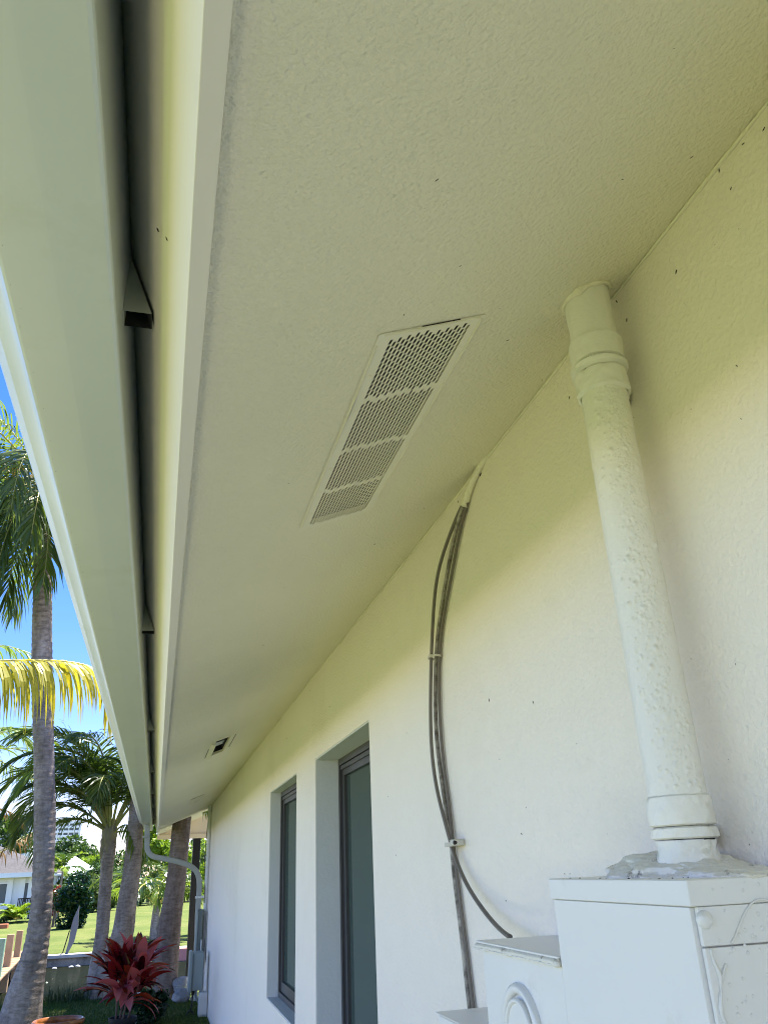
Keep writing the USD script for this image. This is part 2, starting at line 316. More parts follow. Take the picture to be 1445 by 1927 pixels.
# fascia square to the slope
def fas(a0, a1, t0, t1):
    """in the slope frame: a = distance up the face from the lower edge, t = distance out from the soffit's end"""
    ox, oz = XI, sof_z(XI) - .0125
    P = lambda t, a: (ox - t * CT - a * ST, oz - t * ST + a * CT)
    return sg.Polygon([P(t0, a0), P(t1, a0), P(t1, a1), P(t0, a1)])
obj('fascia', ext_y(fas(0, .101, 0, .0245).buffer(-.0015).buffer(.0015), YA, YE), M_trim, house, 30)
obj('upper_fascia', ext_y(fas(.101, .30, .002, .0195), YA, YE), M_trim, house)
roofE = (-.135, CZ + .905)
rp = sg.Polygon([roofE, (roofE[0] + 5 * CT / CT, roofE[1] + 5 * SL), (roofE[0] + 5, roofE[1] + 5 * SL + .05), (roofE[0] - .018, roofE[1] + .046)])
obj('roof', ext_y(rp, YA - .1, WEND + .35), M_roof, house)
rp3 = sg.Polygon([roofE, (roofE[0] + 1.45, roofE[1] + 1.45 * SL), (roofE[0] + 1.45, roofE[1] + 1.45 * SL + .05), (roofE[0] - .018, roofE[1] + .046)])
obj('porch_roof', ext_y(rp3, WEND + .352, YE + .1), M_roof, house)
rp2 = sg.Polygon([(roofE[0] + 5, roofE[1] + 5 * SL), (roofE[0] + 10.2, roofE[1] - .08), (roofE[0] + 10.2, roofE[1] - .03), (roofE[0] + 5, roofE[1] + 5 * SL + .05)])
obj('roof', ext_y(rp2, YA - .1, WEND + .35), M_roof, house)
# gable end with beam and black post
zf = CZ + .632
gp = sg.Polygon([(-.012, zf), (1.3, zf), (1.3, sof_z(1.3) + .02), (-.012, sof_z(-.012) + .02)])
obj('gable_panel', ext_y(gp, YE - .03, YE + .03), M_gable, house)
obj('porch_beam', rbox(-.025, 1.3, YE - .06, YE + .06, zf - .075, zf - .003, .004), M_gable, house, 30)
obj('porch_post', rbox(.56, .682, YE - .06, YE + .06, 0, zf - .077, .006), M_post, house, 30, 'black porch post under the beige gable beam')

# windows
for wi, (a, b) in enumerate(wins):
    rx = WX + (.070, .112)[wi]                 # the frame's face
    # plaster reveal lining, 2 mm proud of the cut
    rv = sg.box(a, WB, b, WT).difference(sg.box(a + .006, WB + .006, b - .006, WT - .006))
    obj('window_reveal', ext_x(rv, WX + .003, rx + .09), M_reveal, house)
    A, B, Z0, Z1 = a + .006, b - .006, WB + .006, WT - .006
    fr = sg.box(A, Z0, B, Z1).difference(sg.box(A + .028, Z0 + .03, B - .028, Z1 - .03))
    w = obj('window', ext_x(fr, rx, rx + .07), M_frame, house)
    sash = sg.box(A + .030, Z0 + .032, B - .030, Z1 - .032).difference(sg.box(A + .078, Z0 + .085, B - .078, Z1 - .080))
    obj('sash', cat([ext_x(sash, rx + .012, rx + .055), ext_x(sg.box(A + .03, Z1 - .052, B - .03, Z1 - .034), rx + .004, rx + .0115)]), M_frame, w)
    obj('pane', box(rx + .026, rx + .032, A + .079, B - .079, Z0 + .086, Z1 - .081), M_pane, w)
    obj('added_blind', box(rx + .075, rx + .08, A - .05, B + .05, Z0 - .05, Z1 + .05), M_curtain, house)  # pale sheet added behind the glass to brighten the pane

# ------------------------------------------------------------------ gutter with wedges
gut = thing('rain_gutter', 'long pale grey-green metal gutter hung along the eave', 'gutter')
gp_ = [(-.1045, .868), (-.1068, .78), (-.107, .695), (-.1085, .6912), (-.112, .69), (-.175, .6885), (-.234, .69), (-.2378, .6912), (-.240, .695), (-.2425, .715), (-.250, .733), (-.266, .748), (-.288, .760), (-.304, .774), (-.3125, .792), (-.3165, .815), (-.3185, .836), (-.3165, .846), (-.309, .849), (-.302, .846)]
gl = sg.LineString([(x, z + CZ) for x, z in gp_[:9]]).buffer(.0011, cap_style='flat')
gl2 = sg.LineString([(x, z + CZ) for x, z in gp_[8:]]).buffer(.0011, cap_style='flat')
def ext_y_seg(poly, ys):
    return cat([ext_y(poly, ys[i], ys[i + 1]) for i in range(len(ys) - 1)])
obj('trough', ext_y(gl, YA, YE - .1), M_gutter, gut, 40)
obj('front_lip', ext_y(gl2, YA, YE - .1), M_gutter, gut, 40)
endp = sg.Polygon([(x, z + CZ) for x, z in gp_])
obj('end_cap', ext_y(endp.buffer(.002), YE - .0995, YE - .097), M_gutter, gut)
for wy in (-1.2, .975, 2.67, 4.72, 6.75, 8.6, 10.4, 12.2, 13.7):
    # a folded sheet-metal wedge: open below, narrow at the top, between gutter back and slanted fascia
    zb, zt = CZ + .754, CZ + .868
    xg = lambda z: -.1058 + (.0016) * (z - zb) / (zt - zb)
    xf = lambda z: XI - .0245 * CT - .0 + 0 * z
    def fx(z):                                 # the fascia's outer face at height z
        ox, oz = XI - .0225 * CT, sof_z(XI) - .0125 - .0225 * ST
        return ox - (z - oz) * ST / CT - .001
    Z = np.linspace(zb, zt, 8); t = .0009
    tri = sg.Polygon([(xg(zb), zb), (fx(zb), zb), (fx(zt) + .001, zt), (xg(zt) - .0005, zt)])
    front = ext_y(tri.buffer(-.0004), wy, wy + t)
    back = ext_y(tri.buffer(-.0004), wy + .036, wy + .036 + t)
    side = ext_y(sg.Polygon([(fx(zb) - t, zb), (fx(zb), zb), (fx(zt), zt), (fx(zt) - t, zt)]), wy + t, wy + .036)
    side2 = ext_y(sg.Polygon([(xg(zb), zb), (xg(zb) + t, zb), (xg(zt) + t, zt), (xg(zt), zt)]), wy + t, wy + .036)
    o_ = obj('wedge', cat([front, side2]), M_wedge, gut)
    obj('inside', cat([back, side]), M_shade, o_)  # shade of the wedge opening put into near-black plates

# ------------------------------------------------------------------ soffit vents
def slot_poly(x0, x1, y0, y1, bands, damaged=()):
    r = random.Random(3); holes = []
    px, py = .0073, .0157
    n = int((x1 - x0) / px)
    for i in range(n):
        x = x0 + (i + .5) * px
        k = 0
        while True:
            y = y0 + .007 + (k + (i * .446) % 1.0 - .5) * py; k += 1
            if y > y1 - .007: break
            if y < y0 + .0065: continue
            if any(abs(y - b - .0035 * 0) < .0078 for b in bands): continue
            if any((x - cx) ** 2 / rx ** 2 + (y - cy) ** 2 / ry ** 2 < 1 and r.random() < pr for cx, cy, rx, ry, pr in damaged): continue
            l, w = .0126 * r.uniform(.96, 1.02), .0046 * r.uniform(.92, 1.06)
            holes.append(sg.Polygon([(x - .0008 - w / 2, y + l / 2), (x - .0008 + w / 2, y + l / 2), (x + .0008 + w / 2, y - l / 2), (x + .0008 - w / 2, y - l / 2)]))
    return holes
def sg2(x0, y0):
    m_ = extrude(sg.Polygon([(x0 + .0062, y0 + .15), (x0 + .0072, y0 + .21), (x0 + .0066, y0 + .30), (x0 + .0052, y0 + .24)]), .0008); m_.apply_translation([0, 0, -.0022]); return m_
def grille(name, label, x0, x1, y0, y1, detail=True, rim_lift=.0012, drop=.0):
    t = thing(name, label, 'vent', 'grilles set along the soffit')
    gx0, gx1, gy0, gy1 = x0 + .022, x1 - .014, y0 + .012, y1 - .012
    L = gy1 - gy0
    bands = [gy0 + L * k / 4 for k in (1, 2, 3)]
    dmg = ()
    hs = slot_poly(gx0, gx1, gy0, gy1, bands, dmg)
    plate = sg.Polygon(sg.box(x0, y0, x1, y1).buffer(-.004).buffer(.004).exterior.coords, [list(h.exterior.coords) for h in hs])
    pm = trimesh.creation.extrude_polygon(plate, .0006, engine='earcut'); pm.apply_translation([0, 0, -.0016])
    obj('plate', slope_place(pm), M_grille, t)
    # turned-up border ridge along the two long sides and the near end, partly buried in paint
    for (xa, ya, xb, yb) in ((x1 - .004, y0 + .01, x1 - .004, y1 - .08), (x0 + .004, y0 + .03, x0 + .004, y1 - .02), (x0 + .01, y0 + .004, x1 - .01, y0 + .004)):
        n = 60; s = np.linspace(0, 1, n); w = meshkit.fbm(np.stack([s * 7 + xa * 50, s * 0, s * 0], -1), 3, 1)
        P = np.stack([xa + (xb - xa) * s, ya + (yb - ya) * s, -.0012 - .0016 * w], 1)
        mm = tube(P, .0012 + .0012 * w, 6); obj('border', slope_place(mm), M_soffit, t, True)
    for k in range(6 if detail else 3):
        for sx in (x0 + .013, x1 - .008):
            yk = y0 + .05 + (y1 - y0 - .1) * (k + (.35 if sx > x0 + .05 else .6)) / (6 if detail else 3)
            s = trimesh.creation.icosphere(1, .0036); s.vertices *= [1, 1, .5]; s.apply_translation([sx, yk, -.0016]); obj('screw', slope_place(s), M_soffit, t, True)
    if not detail: obj('gap', slope_place(box(x0 + .03, x1 - .01, y0 - .02, y0 + .02, -.0022, -.0016)), M_spk, t)
    if detail:
        obj('gap', slope_place(sg2(x0, y0)), M_spk, t, label='dark gap at the lifted plate edge')
        obj('gap', slope_place(box(x0 + .07, x1 - .045, y0 - .0003, y0 + .0005, -.0022, -.0006)), M_spk, t, label='dark gap at the near end of the plate')
    return t
grille('soffit_vent', 'long white slotted soffit vent nearest to the viewer, beside the cables', *v1)
vt = thing('soffit_vent', 'broken soffit vent with a dark open hole, second along the eave', 'vent', 'grilles set along the soffit')
rim = sg.box(v2[0], v2[2], v2[1], v2[3]).difference(sg.box(v2[0] + .032, v2[2] + .06, v2[1] - .032, v2[3] - .062))
rm = trimesh.creation.extrude_polygon(rim, .0014, engine='earcut'); rm.apply_translation([0, 0, -.002]); obj('frame', slope_place(rm), M_soffit, vt)
bx = sg.box(v2[0] + .02, v2[2] + .05, v2[1] - .02, v2[3] - .05).difference(sg.box(v2[0] + .031, v2[2] + .061, v2[1] - .031, v2[3] - .061))
bm = trimesh.creation.extrude_polygon(bx, .09, engine='earcut'); bm.apply_translation([0, 0, .0145]); obj('duct', slope_place(bm), M_shade, vt)  # near-black walls carry the shade of the open hole
obj('broken_slat', slope_place(box(v2[0] + .035, v2[1] - .034, v2[2] + .40, v2[3] - .22, .03, .033)), M_wedge, vt, label='loose slat lying inside the hole')
fl = box(v2[0] + .004, v2[0] + .03, v2[2] + .12, v2[3] - .02, -.001, .0); fl.vertices[:, 2] -= .016 * (fl.vertices[:, 0] > v2[0] + .02); obj('bent_flange', slope_place(fl), M_soffit, vt, label='bent dirty metal flange')
obj('dirt', slope_place(cat([box(v2[0] - .001, v2[0] + .0035, v2[2] + .3, v2[3] - .05, -.0024, -.002), box(v2[1] - .004, v2[1] + .0005, v2[2] + .05, v2[3] - .2, -.0024, -.002)])), M_spk, vt)
grille('soffit_vent', 'faint slotted soffit vent, third along the eave from the viewer', .283, .455, 9.27, 9.98, False)
grille('soffit_vent', 'farthest faint soffit vent, next to the beige gable', .285, .44, 13.7, 14.2, False)
for ya_ in (v1[2] - .03, v1[3] + .02): obj('attic_shadow_panel', slope_place(box(v1[0] - .02, v1[1] + .02, ya_, ya_ + .01, .015, .16)), M_shade, house)  # near-black panels added to keep the vent opening in shade

# ------------------------------------------------------------------ downspout at the far corner
dsp = thing('downspout', 'pale grey downspout crossing from gutter to the far wall corner', 'downspout')
DY = 12.45
pts = [V(-.171, DY, CZ + .70), V(-.171, DY, CZ + .56), at_y(277, 1592, DY), at_y(279, 1603, DY), at_y(286, 1611, DY), at_y(300, 1615, DY), at_y(330, 1621, DY), at_y(350, 1627, DY), at_y(362, 1633, DY), at_y(371, 1643, DY), at_y(374.5, 1655, DY), at_y(374, 1690, DY), at_y(371, 1760, DY), at_y(368, 1830, DY), at_y(366, 1880, DY)]
prof = np.array(sg.box(-.8, -1, .8, 1).buffer(-.35).buffer(.35, quad_segs=3).exterior.coords)[:-1]
dp = spline(pts[2:], 70); dp = np.vstack([np.linspace(pts[0], pts[2], 8)[:-1], dp])
obj('pipe', tube(dp, .036, prof=prof), M_down, dsp, 40)
obj('outlet_collar', rbox(-.171 - .05, -.171 + .05, DY - .055, DY + .055, CZ + .505, CZ + .53, .006), M_down, dsp, 40)
e = [at_y(366, 1878, DY), at_y(364, 1893, DY - .06), at_y(356, 1908, DY - .2), at_y(346, 1922, DY - .45), at_y(336, 1934, DY - .7)]
obj('elbow', tube(spline(e, 24), .055, 14), M_pvc, dsp, True, 'white curved drain elbow at the foot')
for z in (CZ - .3, CZ - 1.0): obj('strap', rbox(.555, WX, DY - .052, DY + .052, z, z + .03, .003), M_gutter, dsp, 30)

# ------------------------------------------------------------------ boxes and conduits on the far wall
cd = thing('wall_conduit', 'thin pale conduit running up the far wall to the soffit', 'conduit')
cy = 12.05
obj('pipe', tube([V(WX - .03, cy, .0), V(WX - .03, cy, 1.2), V(WX - .03, cy, SZ - .02)], .024, 12), M_pvc, cd, True)
obj('coupling', tube([V(WX - .03, cy, SZ - .10), V(WX - .03, cy, SZ - .012)], .032, 12), M_pvc, cd, 40)
cw = spline([at_x(393, 1535, WX - .012), at_x(389, 1570, WX - .05), at_x(386.5, 1600, WX - .06), at_x(385.5, 1650, WX - .055), at_x(384.5, 1700, WX - .05)], 30)
obj('cable', tube(cw, .006, 6), M_cable, cd, True)
for z in (.35, 1.05, 1.75): obj('clip', rbox(WX - .058, WX, cy - .03, cy + .03, z, z + .025, .003), M_pvc, cd, 30)
dk = thing('switch_box', 'dark grey-green switch box high on the far wall', 'switch box')
p0 = at_x(378, 1732, WX - .1)
yb = 12.0; zb0, zb1 = CZ - 1.03, CZ - .42
obj('housing', rbox(.585, WX - .062, yb - .10, yb + .10, zb0 + .0, zb1, .006), M_dkbox, dk, 30)
obj('cover', rbox(.562, .5835, yb - .11, yb + .11, zb0 - .01, zb1 - .01, .005), M_greybox, dk, 30)
obj('side_box', rbox(.63, WX - .064, yb - .19, yb - .105, zb0 + .02, zb0 + .26, .006), M_pvc, dk, 30, 'small pale box on the side')
gb = thing('timer_box', 'light grey weatherproof box with hinged cover low on the wall', 'electrical box')
yb = 11.3; z0, z1 = CZ - 1.27, CZ - .865
obj('housing', rbox(.515, WX - .062, yb - .14, yb + .14, z0, z1, .012), M_greybox, gb, 30)
obj('cover', rbox(.470, .513, yb - .15, yb + .15, z0 - .02, z1 + .012, .014), M_greybox, gb, 30)
obj('hinge', tube([V(.514, yb - .148, z0 + .02), V(.514, yb - .148, z1 - .02)], .006, 8), M_dkbox, gb, True)
cg = thing('black_cord', 'black coiled cord hanging below the grey box', 'cord')
c0 = V(.535, yb - .03, z0 - .02)
ang = np.linspace(0, 5 * np.pi, 60); cz0 = z0 - .27
pts = [c0, c0 + V(0, 0, -.08), V(.53, yb - .03, z0 - .16)] + [V(.515 + .045 * np.sin(a) + .002 * i / 60, yb - .03 - .0008 * i, cz0 + .055 * np.cos(a)) for i, a in enumerate(ang)]
obj('loop', tube(np.array(pts), .008, 7), M_black, cg, True)
obj('plug', tube([c0 + V(0, 0, .018), c0 + V(0, 0, -.03)], .018, 10), M_black, cg, 40)
gw = spline([V(.56, yb - .05, z0), V(.6, yb - .08, z0 - .12), V(.64, yb - .06, z0 - .2), V(.645, yb - .05, z0 - .35), V(.64, yb, .02)], 30)
tag(obj('grey_cable', tube(gw, .011, 8), M_greybox, None, True), 'grey cable bending down from the low grey box', 'cable')
tag(obj('pale_ground_box', cat([rbox(.60, WX - .005, yb - .25, yb - .07, .0, .26, .01)]), M_pvc, None, 30), 'small pale box at the foot of the far wall', 'electrical box')

# ------------------------------------------------------------------ service mast (painted pipe)
az = math.radians(34.45); D = 1.131; PXc = V(D * math.sin(az), D * math.cos(az)); PR = .0363
rad_ = math.radians
mast = thing('service_mast', 'thick white painted conduit pipe with blistered paint rising to the soffit', 'pipe')
def lathe(prof_zr, sides=64, dy=0, noise_amp=0, seed=0, bl=None):
    z, r = np.array(prof_zr).T
    n = len(z); a = np.arange(sides) * 2 * np.pi / sides
    R = np.repeat(r[:, None], sides, 1)
    if noise_amp:
        q = np.stack([np.cos(a)[None] * r[:, None] * 75, np.sin(a)[None] * r[:, None] * 75, np.repeat(z[:, None], sides, 1) * 75], -1)
        R = R + noise_amp * (meshkit.fbm(q, 3, seed) - .5)
    if bl is not None: R = R + bl(a, z)
    v = np.stack([PXc[0] + R * np.cos(a), PXc[1] + R * np.sin(a), np.repeat(z[:, None], sides, 1)], -1).reshape(-1, 3)
    i, j = np.meshgrid(np.arange(n - 1), np.arange(sides), indexing='ij')
    qd = np.stack([i * sides + j, i * sides + (j + 1) % sides, (i + 1) * sides + (j + 1) % sides, (i + 1) * sides + j], -1).reshape(-1, 4)
    return T(v, np.vstack([qd[:, [0, 1, 2]], qd[:, [0, 2, 3]]]))
zz = lambda py: CZ + float(np.interp(py, PYR, PZR))
# rows of the photograph against heights along the pipe's axis
PYR, PZR = [], []
for z in np.linspace(-.06, 1.0, 60):
    p = np.array([PXc[0], PXc[1], z]); PYR.append(PH / 2 - FPX * (p @ CU) / (p @ CF)); PZR.append(z)
PYR, PZR = np.array(PYR)[::-1], np.array(PZR)[::-1]
r_ = np.random.default_rng(11)
NB = 1500
bz = CZ + .07 + .72 * r_.random(NB) ** .9; ba = np.radians(248) + r_.normal(0, .45, NB) + .25 * (bz - CZ - .4); br = np.exp(r_.normal(math.log(.00145), .4, NB)); bh = br * r_.uniform(.45, .95, NB)
def blisters(a, z):
    out = np.zeros((len(z), len(a)))
    for k in range(NB):
        iz = np.nonzero(np.abs(z - bz[k]) < 2.6 * br[k])[0]
        if not len(iz): continue
        da = (a - ba[k] + np.pi) % (2 * np.pi) - np.pi
        ia = np.nonzero(np.abs(da) * PR < 2.2 * br[k])[0]
        d2 = ((z[iz, None] - bz[k]) / 1.25) ** 2 + (da[None, ia] * PR) ** 2
        out[np.ix_(iz, ia)] = np.maximum(out[np.ix_(iz, ia)], bh[k] * np.exp(-d2 / br[k] ** 2 * 1.3))
    return out
zs = np.linspace(zz(1500), zz(735), 620)
obj('pipe', lathe(np.stack([zs, np.full_like(zs, PR)], 1), 260, 0, .0012, 3, blisters), M_pipe, mast, True)
def ring(zlist, rlist, name, seed, lab=None, amp=.0042):
    z = np.concatenate([np.linspace(zlist[i], zlist[i + 1], 9)[:-1] for i in range(len(zlist) - 1)] + [[zlist[-1]]]); r = np.interp(z, zlist, rlist)
    obj(name, lathe(np.stack([z, r], 1), 90, 0, amp, seed), M_pipe, mast, 45, lab)
zt = SZ - .02
ring([zz(655), zz(560) + .05], [PR + .0015, PR + .0015], 'upper_pipe', 5)
ring([zz(690), zz(688), zz(652), zz(648), zz(645)], [PR, PR + .0065, PR + .007, PR + .006, PR], 'coupling', 6)
ring([zz(706), zz(703), zz(696), zz(690)], [PR, PR + .0085, PR + .0095, PR + .003], 'coupling_ring', 7, None, .004)
ring([zz(748), zz(744), zz(738), zz(712), zz(706)], [PR, PR + .0055, PR + .005, PR + .0055, PR + .001], 'collar', 8, None, .006)
ring([zz(1556), zz(1553), zz(1502), zz(1498)], [PR, PR + .0045, PR + .0036, PR], 'lower_coupling', 9, None, .005)
ring([zz(1580), zz(1577), zz(1560), zz(1557)], [PR, PR + .0038, PR + .0038, PR], 'lower_coupling', 10, None, .005)
ring([zz(1660), zz(1640), zz(1583)], [PR + .010, PR + .002, PR], 'hub', 12, None, .008)
# the lump of mortar round its foot, and the sealing bead at the soffit
def lump(c, r, seed, sub=5, amp=.35, flat=None):
    s = trimesh.creation.icosphere(sub, 1.0); v = s.vertices
    k = 1 + (amp if flat is None else .25) * (meshkit.fbm(v * (2.6 if flat is None else 1.2) + seed * 7, 4, seed) - .5) * 2 + (.07 if flat is None else 0) * (meshkit.fbm(v * 9 + seed, 3, seed + 1) - .5)
    v = v * k[:, None] * np.array(r) + np.array(c)
    if flat is not None:
        n_ = v - np.array(c); n_ /= np.linalg.norm(n_, axis=1, keepdims=True)
        v = v + n_ * (.020 * (meshkit.fbm(v * 55 + seed, 3, seed + 2) - .42))[:, None]
        v[:, 2] = np.maximum(v[:, 2], flat)
    return T(v, s.faces)
ZA = CZ - .025                                  # top of the meter box
obj('mortar_patch', cat([lump([PXc[0] - .01, PXc[1] + .06, ZA + .0], [.055, .095, .026], 1, 5, flat=ZA - .003), lump([PXc[0] + .01, PXc[1] - .03, ZA], [.055, .08, .014], 2, 5, flat=ZA - .003), lump([PXc[0] + .035, PXc[1] + .03, ZA], [.04, .09, .024], 5, 5, flat=ZA - .003)]), M_patch, mast, True, 'lumpy mortar round the foot of the pipe')
a = np.linspace(0, 2 * np.pi, 60); ex = PXc[0] + (PR + .004) * np.cos(a); ey = PXc[1] + (PR + .004) * np.sin(a); w = meshkit.fbm(np.stack([np.cos(a) * 3, np.sin(a) * 3, a * 0], -1), 3, 9)
obj('sealant_ring', tube(np.stack([ex, ey, sof_z(ex) - .002], 1), .002 + .012 * w * w, 7, caps=False), M_soffit, mast, True)
obj('dirt_clump', cat([lump([WX - .008, PXc[1] + .035, CZ + .745], [.008, .008, .018], 13, 3), lump([WX - .006, PXc[1] + .03, CZ + .70], [.006, .006, .02], 14, 3), lump([WX - .010, PXc[1] + .03, ZA + .045], [.006, .008, .014], 15, 3)]), M_spk, mast, True, 'dark nest dirt behind the pipe', 'stuff')

# ------------------------------------------------------------------ meter box stack
D1 = WX - .15
A0, A1 = .828, 1.160
bxA = thing('meter_box', 'large white painted metal meter box under the thick pipe', 'meter box')
obj('body', rbox(D1 + .0005, WX - .001, A0 + .0, A1 - .006, CZ - 1.0, CZ - .0523, .0012), M_can, bxA, 30)
obj('lid', rbox(D1 - .0018, WX - .002, A0 - .0068, A1, CZ - .0520, ZA, .0022), M_can, bxA, 30)
obj('side_flange', rbox(D1 + .006, WX - .001, A0 - .007, A0 - .001, CZ - .0895, CZ - .0523, .0008), M_can, bxA, 30)
obj('side_panel', rbox(D1 + .006, WX - .001, A0 - .007, A0 - .001, CZ - 1.0, CZ - .0910, .0012), M_can, bxA, 30)
bp = at_y(1325, 1731, A0 - .007)
s = trimesh.creation.icosphere(3, .0092); s.vertices *= [1, .75, 1]; s.apply_translation(bp); obj('bolt', s, M_can, bxA, True, 'round bolt head under thick paint')
dr = spline([at_y(x, y, A0 - .008) for x, y in ((1338, 1786), (1345, 1815), (1354, 1838), (1356, 1870), (1366, 1927))], 40)
w = meshkit.fbm(np.stack([np.linspace(0, 9, 40), np.zeros(40), np.zeros(40)], -1), 3, 4)
obj('paint_run', tube(dr, .0008 + .0022 * w, 6), M_can, bxA, True)
dr = spline([at_y(x, y, A0 - .008) for x, y in ((1366, 1815), (1362, 1826), (1359, 1845))], 14); obj('paint_run', tube(dr, .0014, 6), M_can, bxA, True)
dr = spline([at_y(x, y, A0 - .008) for x, y in ((1376, 1776), (1390, 1745), (1405, 1712), (1412, 1703), (1445, 1695))], 40); obj('paint_run', tube(dr, .0012, 6), M_can, bxA, True)
r_ = np.random.default_rng(5)
bl = []
for k in range(60):
    px, py = r_.uniform(1300, 1445), r_.uniform(1660, 1927)
    p = at_y(px, py, A0 - .0072)
    if p[0] > WX - .004 or p[0] < D1 + .01: continue
    s = trimesh.creation.icosphere(1, r_.uniform(.0008, .0022)); s.vertices *= [1, .5, 1.2]; s.apply_translation(p); bl.append(s)
tag(obj('paint_blister', cat(bl), M_can, bxA, True), kind='stuff')
bxB = thing('meter_box', 'middle white meter box with a round meter ring and flanged lid', 'meter box')
ZB = CZ - .124
obj('body', rbox(D1 + .002, WX - .001, A1 - .003, 1.462, CZ - 1.0, ZB - .011, .004), M_can, bxB, 30)
obj('lid', rbox(D1 - .003, WX - .001, A1 - .003, 1.474, ZB - .0035, ZB, .0015), M_can, bxB, 30)
nl = 80; ly = np.linspace(A1 - .003, 1.474, nl); w = meshkit.fbm(np.stack([ly * 60, ly * 0, ly * 0], -1), 4, 8)
lip = tube(np.stack([np.full(nl, D1 - .001), ly, ZB - .007 - .002 * w], 1), .0035 + .003 * w, 7)
obj('lid_lip', lip, M_patch, bxB, True, 'rough caulked lip of the lid')
obj('lid_edge', rbox(D1 - .006, D1 + .004, A1 - .003, 1.480, ZB - .0125, ZB - .0105, .0009), M_can, bxB, 30)
def torus(c, R, r, sides=48):
    a = np.linspace(0, 2 * np.pi, sides); return tube(np.stack([np.full(sides, c[0]), c[1] + R * np.cos(a), c[2] + R * np.sin(a)], 1), r, 10, caps=False)
mc = at_x(985, 1950, D1)
obj('meter_ring', torus(mc, .062, .008), M_can, bxB, True)
obj('meter_ring', torus(mc + V(-.006, 0, 0), .046, .004), M_can, bxB, True)
s = trimesh.creation.cylinder(.046, .02, sections=48); s.apply_transform(trimesh.transformations.rotation_matrix(np.pi / 2, [0, 1, 0])); s.apply_translation(mc + V(.004, 0, 0)); obj('meter_plate', s, M_can, bxB, 30)
obj('mortar_patch', lump([WX - .02, A1 + .045, ZB], [.03, .035, .014], 21, 4, flat=ZB - .001), M_patch, bxB, True)
bxC = thing('meter_box', 'smallest lowest white box partly behind the cables', 'meter box')
ZC = CZ - .263
obj('body', rbox(D1 - .004, WX - .001, 1.47, 1.712, CZ - 1.0, ZC - .003, .004), M_can, bxC, 30)
obj('lid', rbox(D1 - .007, WX - .001, 1.47, 1.722, ZC - .0025, ZC, .001), M_can, bxC, 30)
obj('tab', rbox(.69, WX, 1.66, 1.70, ZC + .012, ZC + .016, .0012), M_can, bxC, 30)

# ------------------------------------------------------------------ cables
def wall_path(px, off=None, n=90):
    P = [at_x(x, y, WX - (o if off is None else off)) for x, y, o in [(q + (.012,))[:3] for q in px]]
    return spline(P, n)
left = [(878, 938), (868, 955), (845, 1010), (824, 1080), (815, 1160), (811.5, 1240), (810, 1340), (813, 1420), (823, 1490), (838, 1550), (849, 1590), (871, 1650), (900, 1700), (927, 1735), (960, 1764)]
offs = [.008, .009, .014, .022, .026, .028, .03, .03, .03, .026, .02, .022, .03, .04, .06]
tag(obj('cable', tube(wall_path([p + (o,) for p, o in zip(left, offs)], n=120), .0047, 10), M_cable, None, True), 'brown cable bowing to the left and ending on the middle meter box', 'cable', 'cables down the wall')
midc = [(876, 945), (864, 975), (851, 1030), (838, 1100), (827, 1170), (820.5, 1240), (819, 1310), (822, 1390), (830, 1460), (840, 1530), (849, 1590), (855, 1650), (865, 1730), (874, 1810), (883, 1890), (888, 1935)]
tag(obj('cable', tube(wall_path([p + (.012,) for p in midc], n=120), .0056, 10), M_cablew, None, True), 'paint-splashed cable in the middle of the bundle', 'cable', 'cables down the wall')
rc = [(880, 945), (871, 975), (859, 1030), (846, 1100), (833, 1170), (826.5, 1240), (826, 1310), (830, 1390), (837, 1460), (846, 1530), (853, 1590), (860, 1650), (870, 1730), (880, 1810), (889.5, 1890), (895, 1935)]
tag(obj('cable', tube(wall_path([p + (.008,) for p in rc], n=120), .0044, 10), M_cable, None, True), 'thin dark cable on the right of the bundle', 'cable', 'cables down the wall')
# painted top of the bundle disappearing into the soffit corner
tp = [(874, 952, .011), (882, 925, .010), (892, 900, .009), (903, 878, .006), (917, 855, .002)]
tag(obj('painted_sleeve', tube(spline([at_x(x, y, WX - o) for x, y, o in tp], 30), np.linspace(.0105, .007, 30), 12), M_soffit, None, True), 'painted-over cable sleeve entering the soffit corner', 'sleeve')
def band(px, py, off, r, h, name, lab):
    c = at_x(px, py, WX - off); t = thing(name, lab, 'cable tie' if 'tie' in name else 'clip')
    a = np.linspace(0, 2 * np.pi, 30)
    P = np.stack([c[0] + r[0] * np.cos(a), c[1] + r[1] * np.sin(a), np.full(30, c[2])], 1)
    pr = np.array([(-1, -h), (1, -h), (1, h), (-1, h)]) * .0011
    obj('strap', tube(P, 1.0, caps=False, prof=pr), M_nylon, t, 40); return t, c
t, c = band(818, 1237, .018, (.017, .0235), 2.6, 'cable_tie', 'white nylon tie round the upper half of the cable bundle')
obj('head', rbox(c[0] - .021, c[0] - .010, c[1] - .018, c[1] - .008, c[2] - .004, c[2] + .004, .001), M_nylon, t, 30)
t, c = band(850, 1590, .016, (.016, .021), 4.2, 'cable_clip', 'white cable clip on the wall where the brown cable turns off')
obj('saddle', rbox(WX - .026, WX - .001, c[1] - .052, c[1] - .014, c[2] - .004, c[2] + .011, .003), M_nylon, t, 30)
s = trimesh.creation.icosphere(2, .0055); s.apply_translation([WX - .024, c[1] - .048, c[2] + .003]); obj('nail', s, M_spk, t, True)

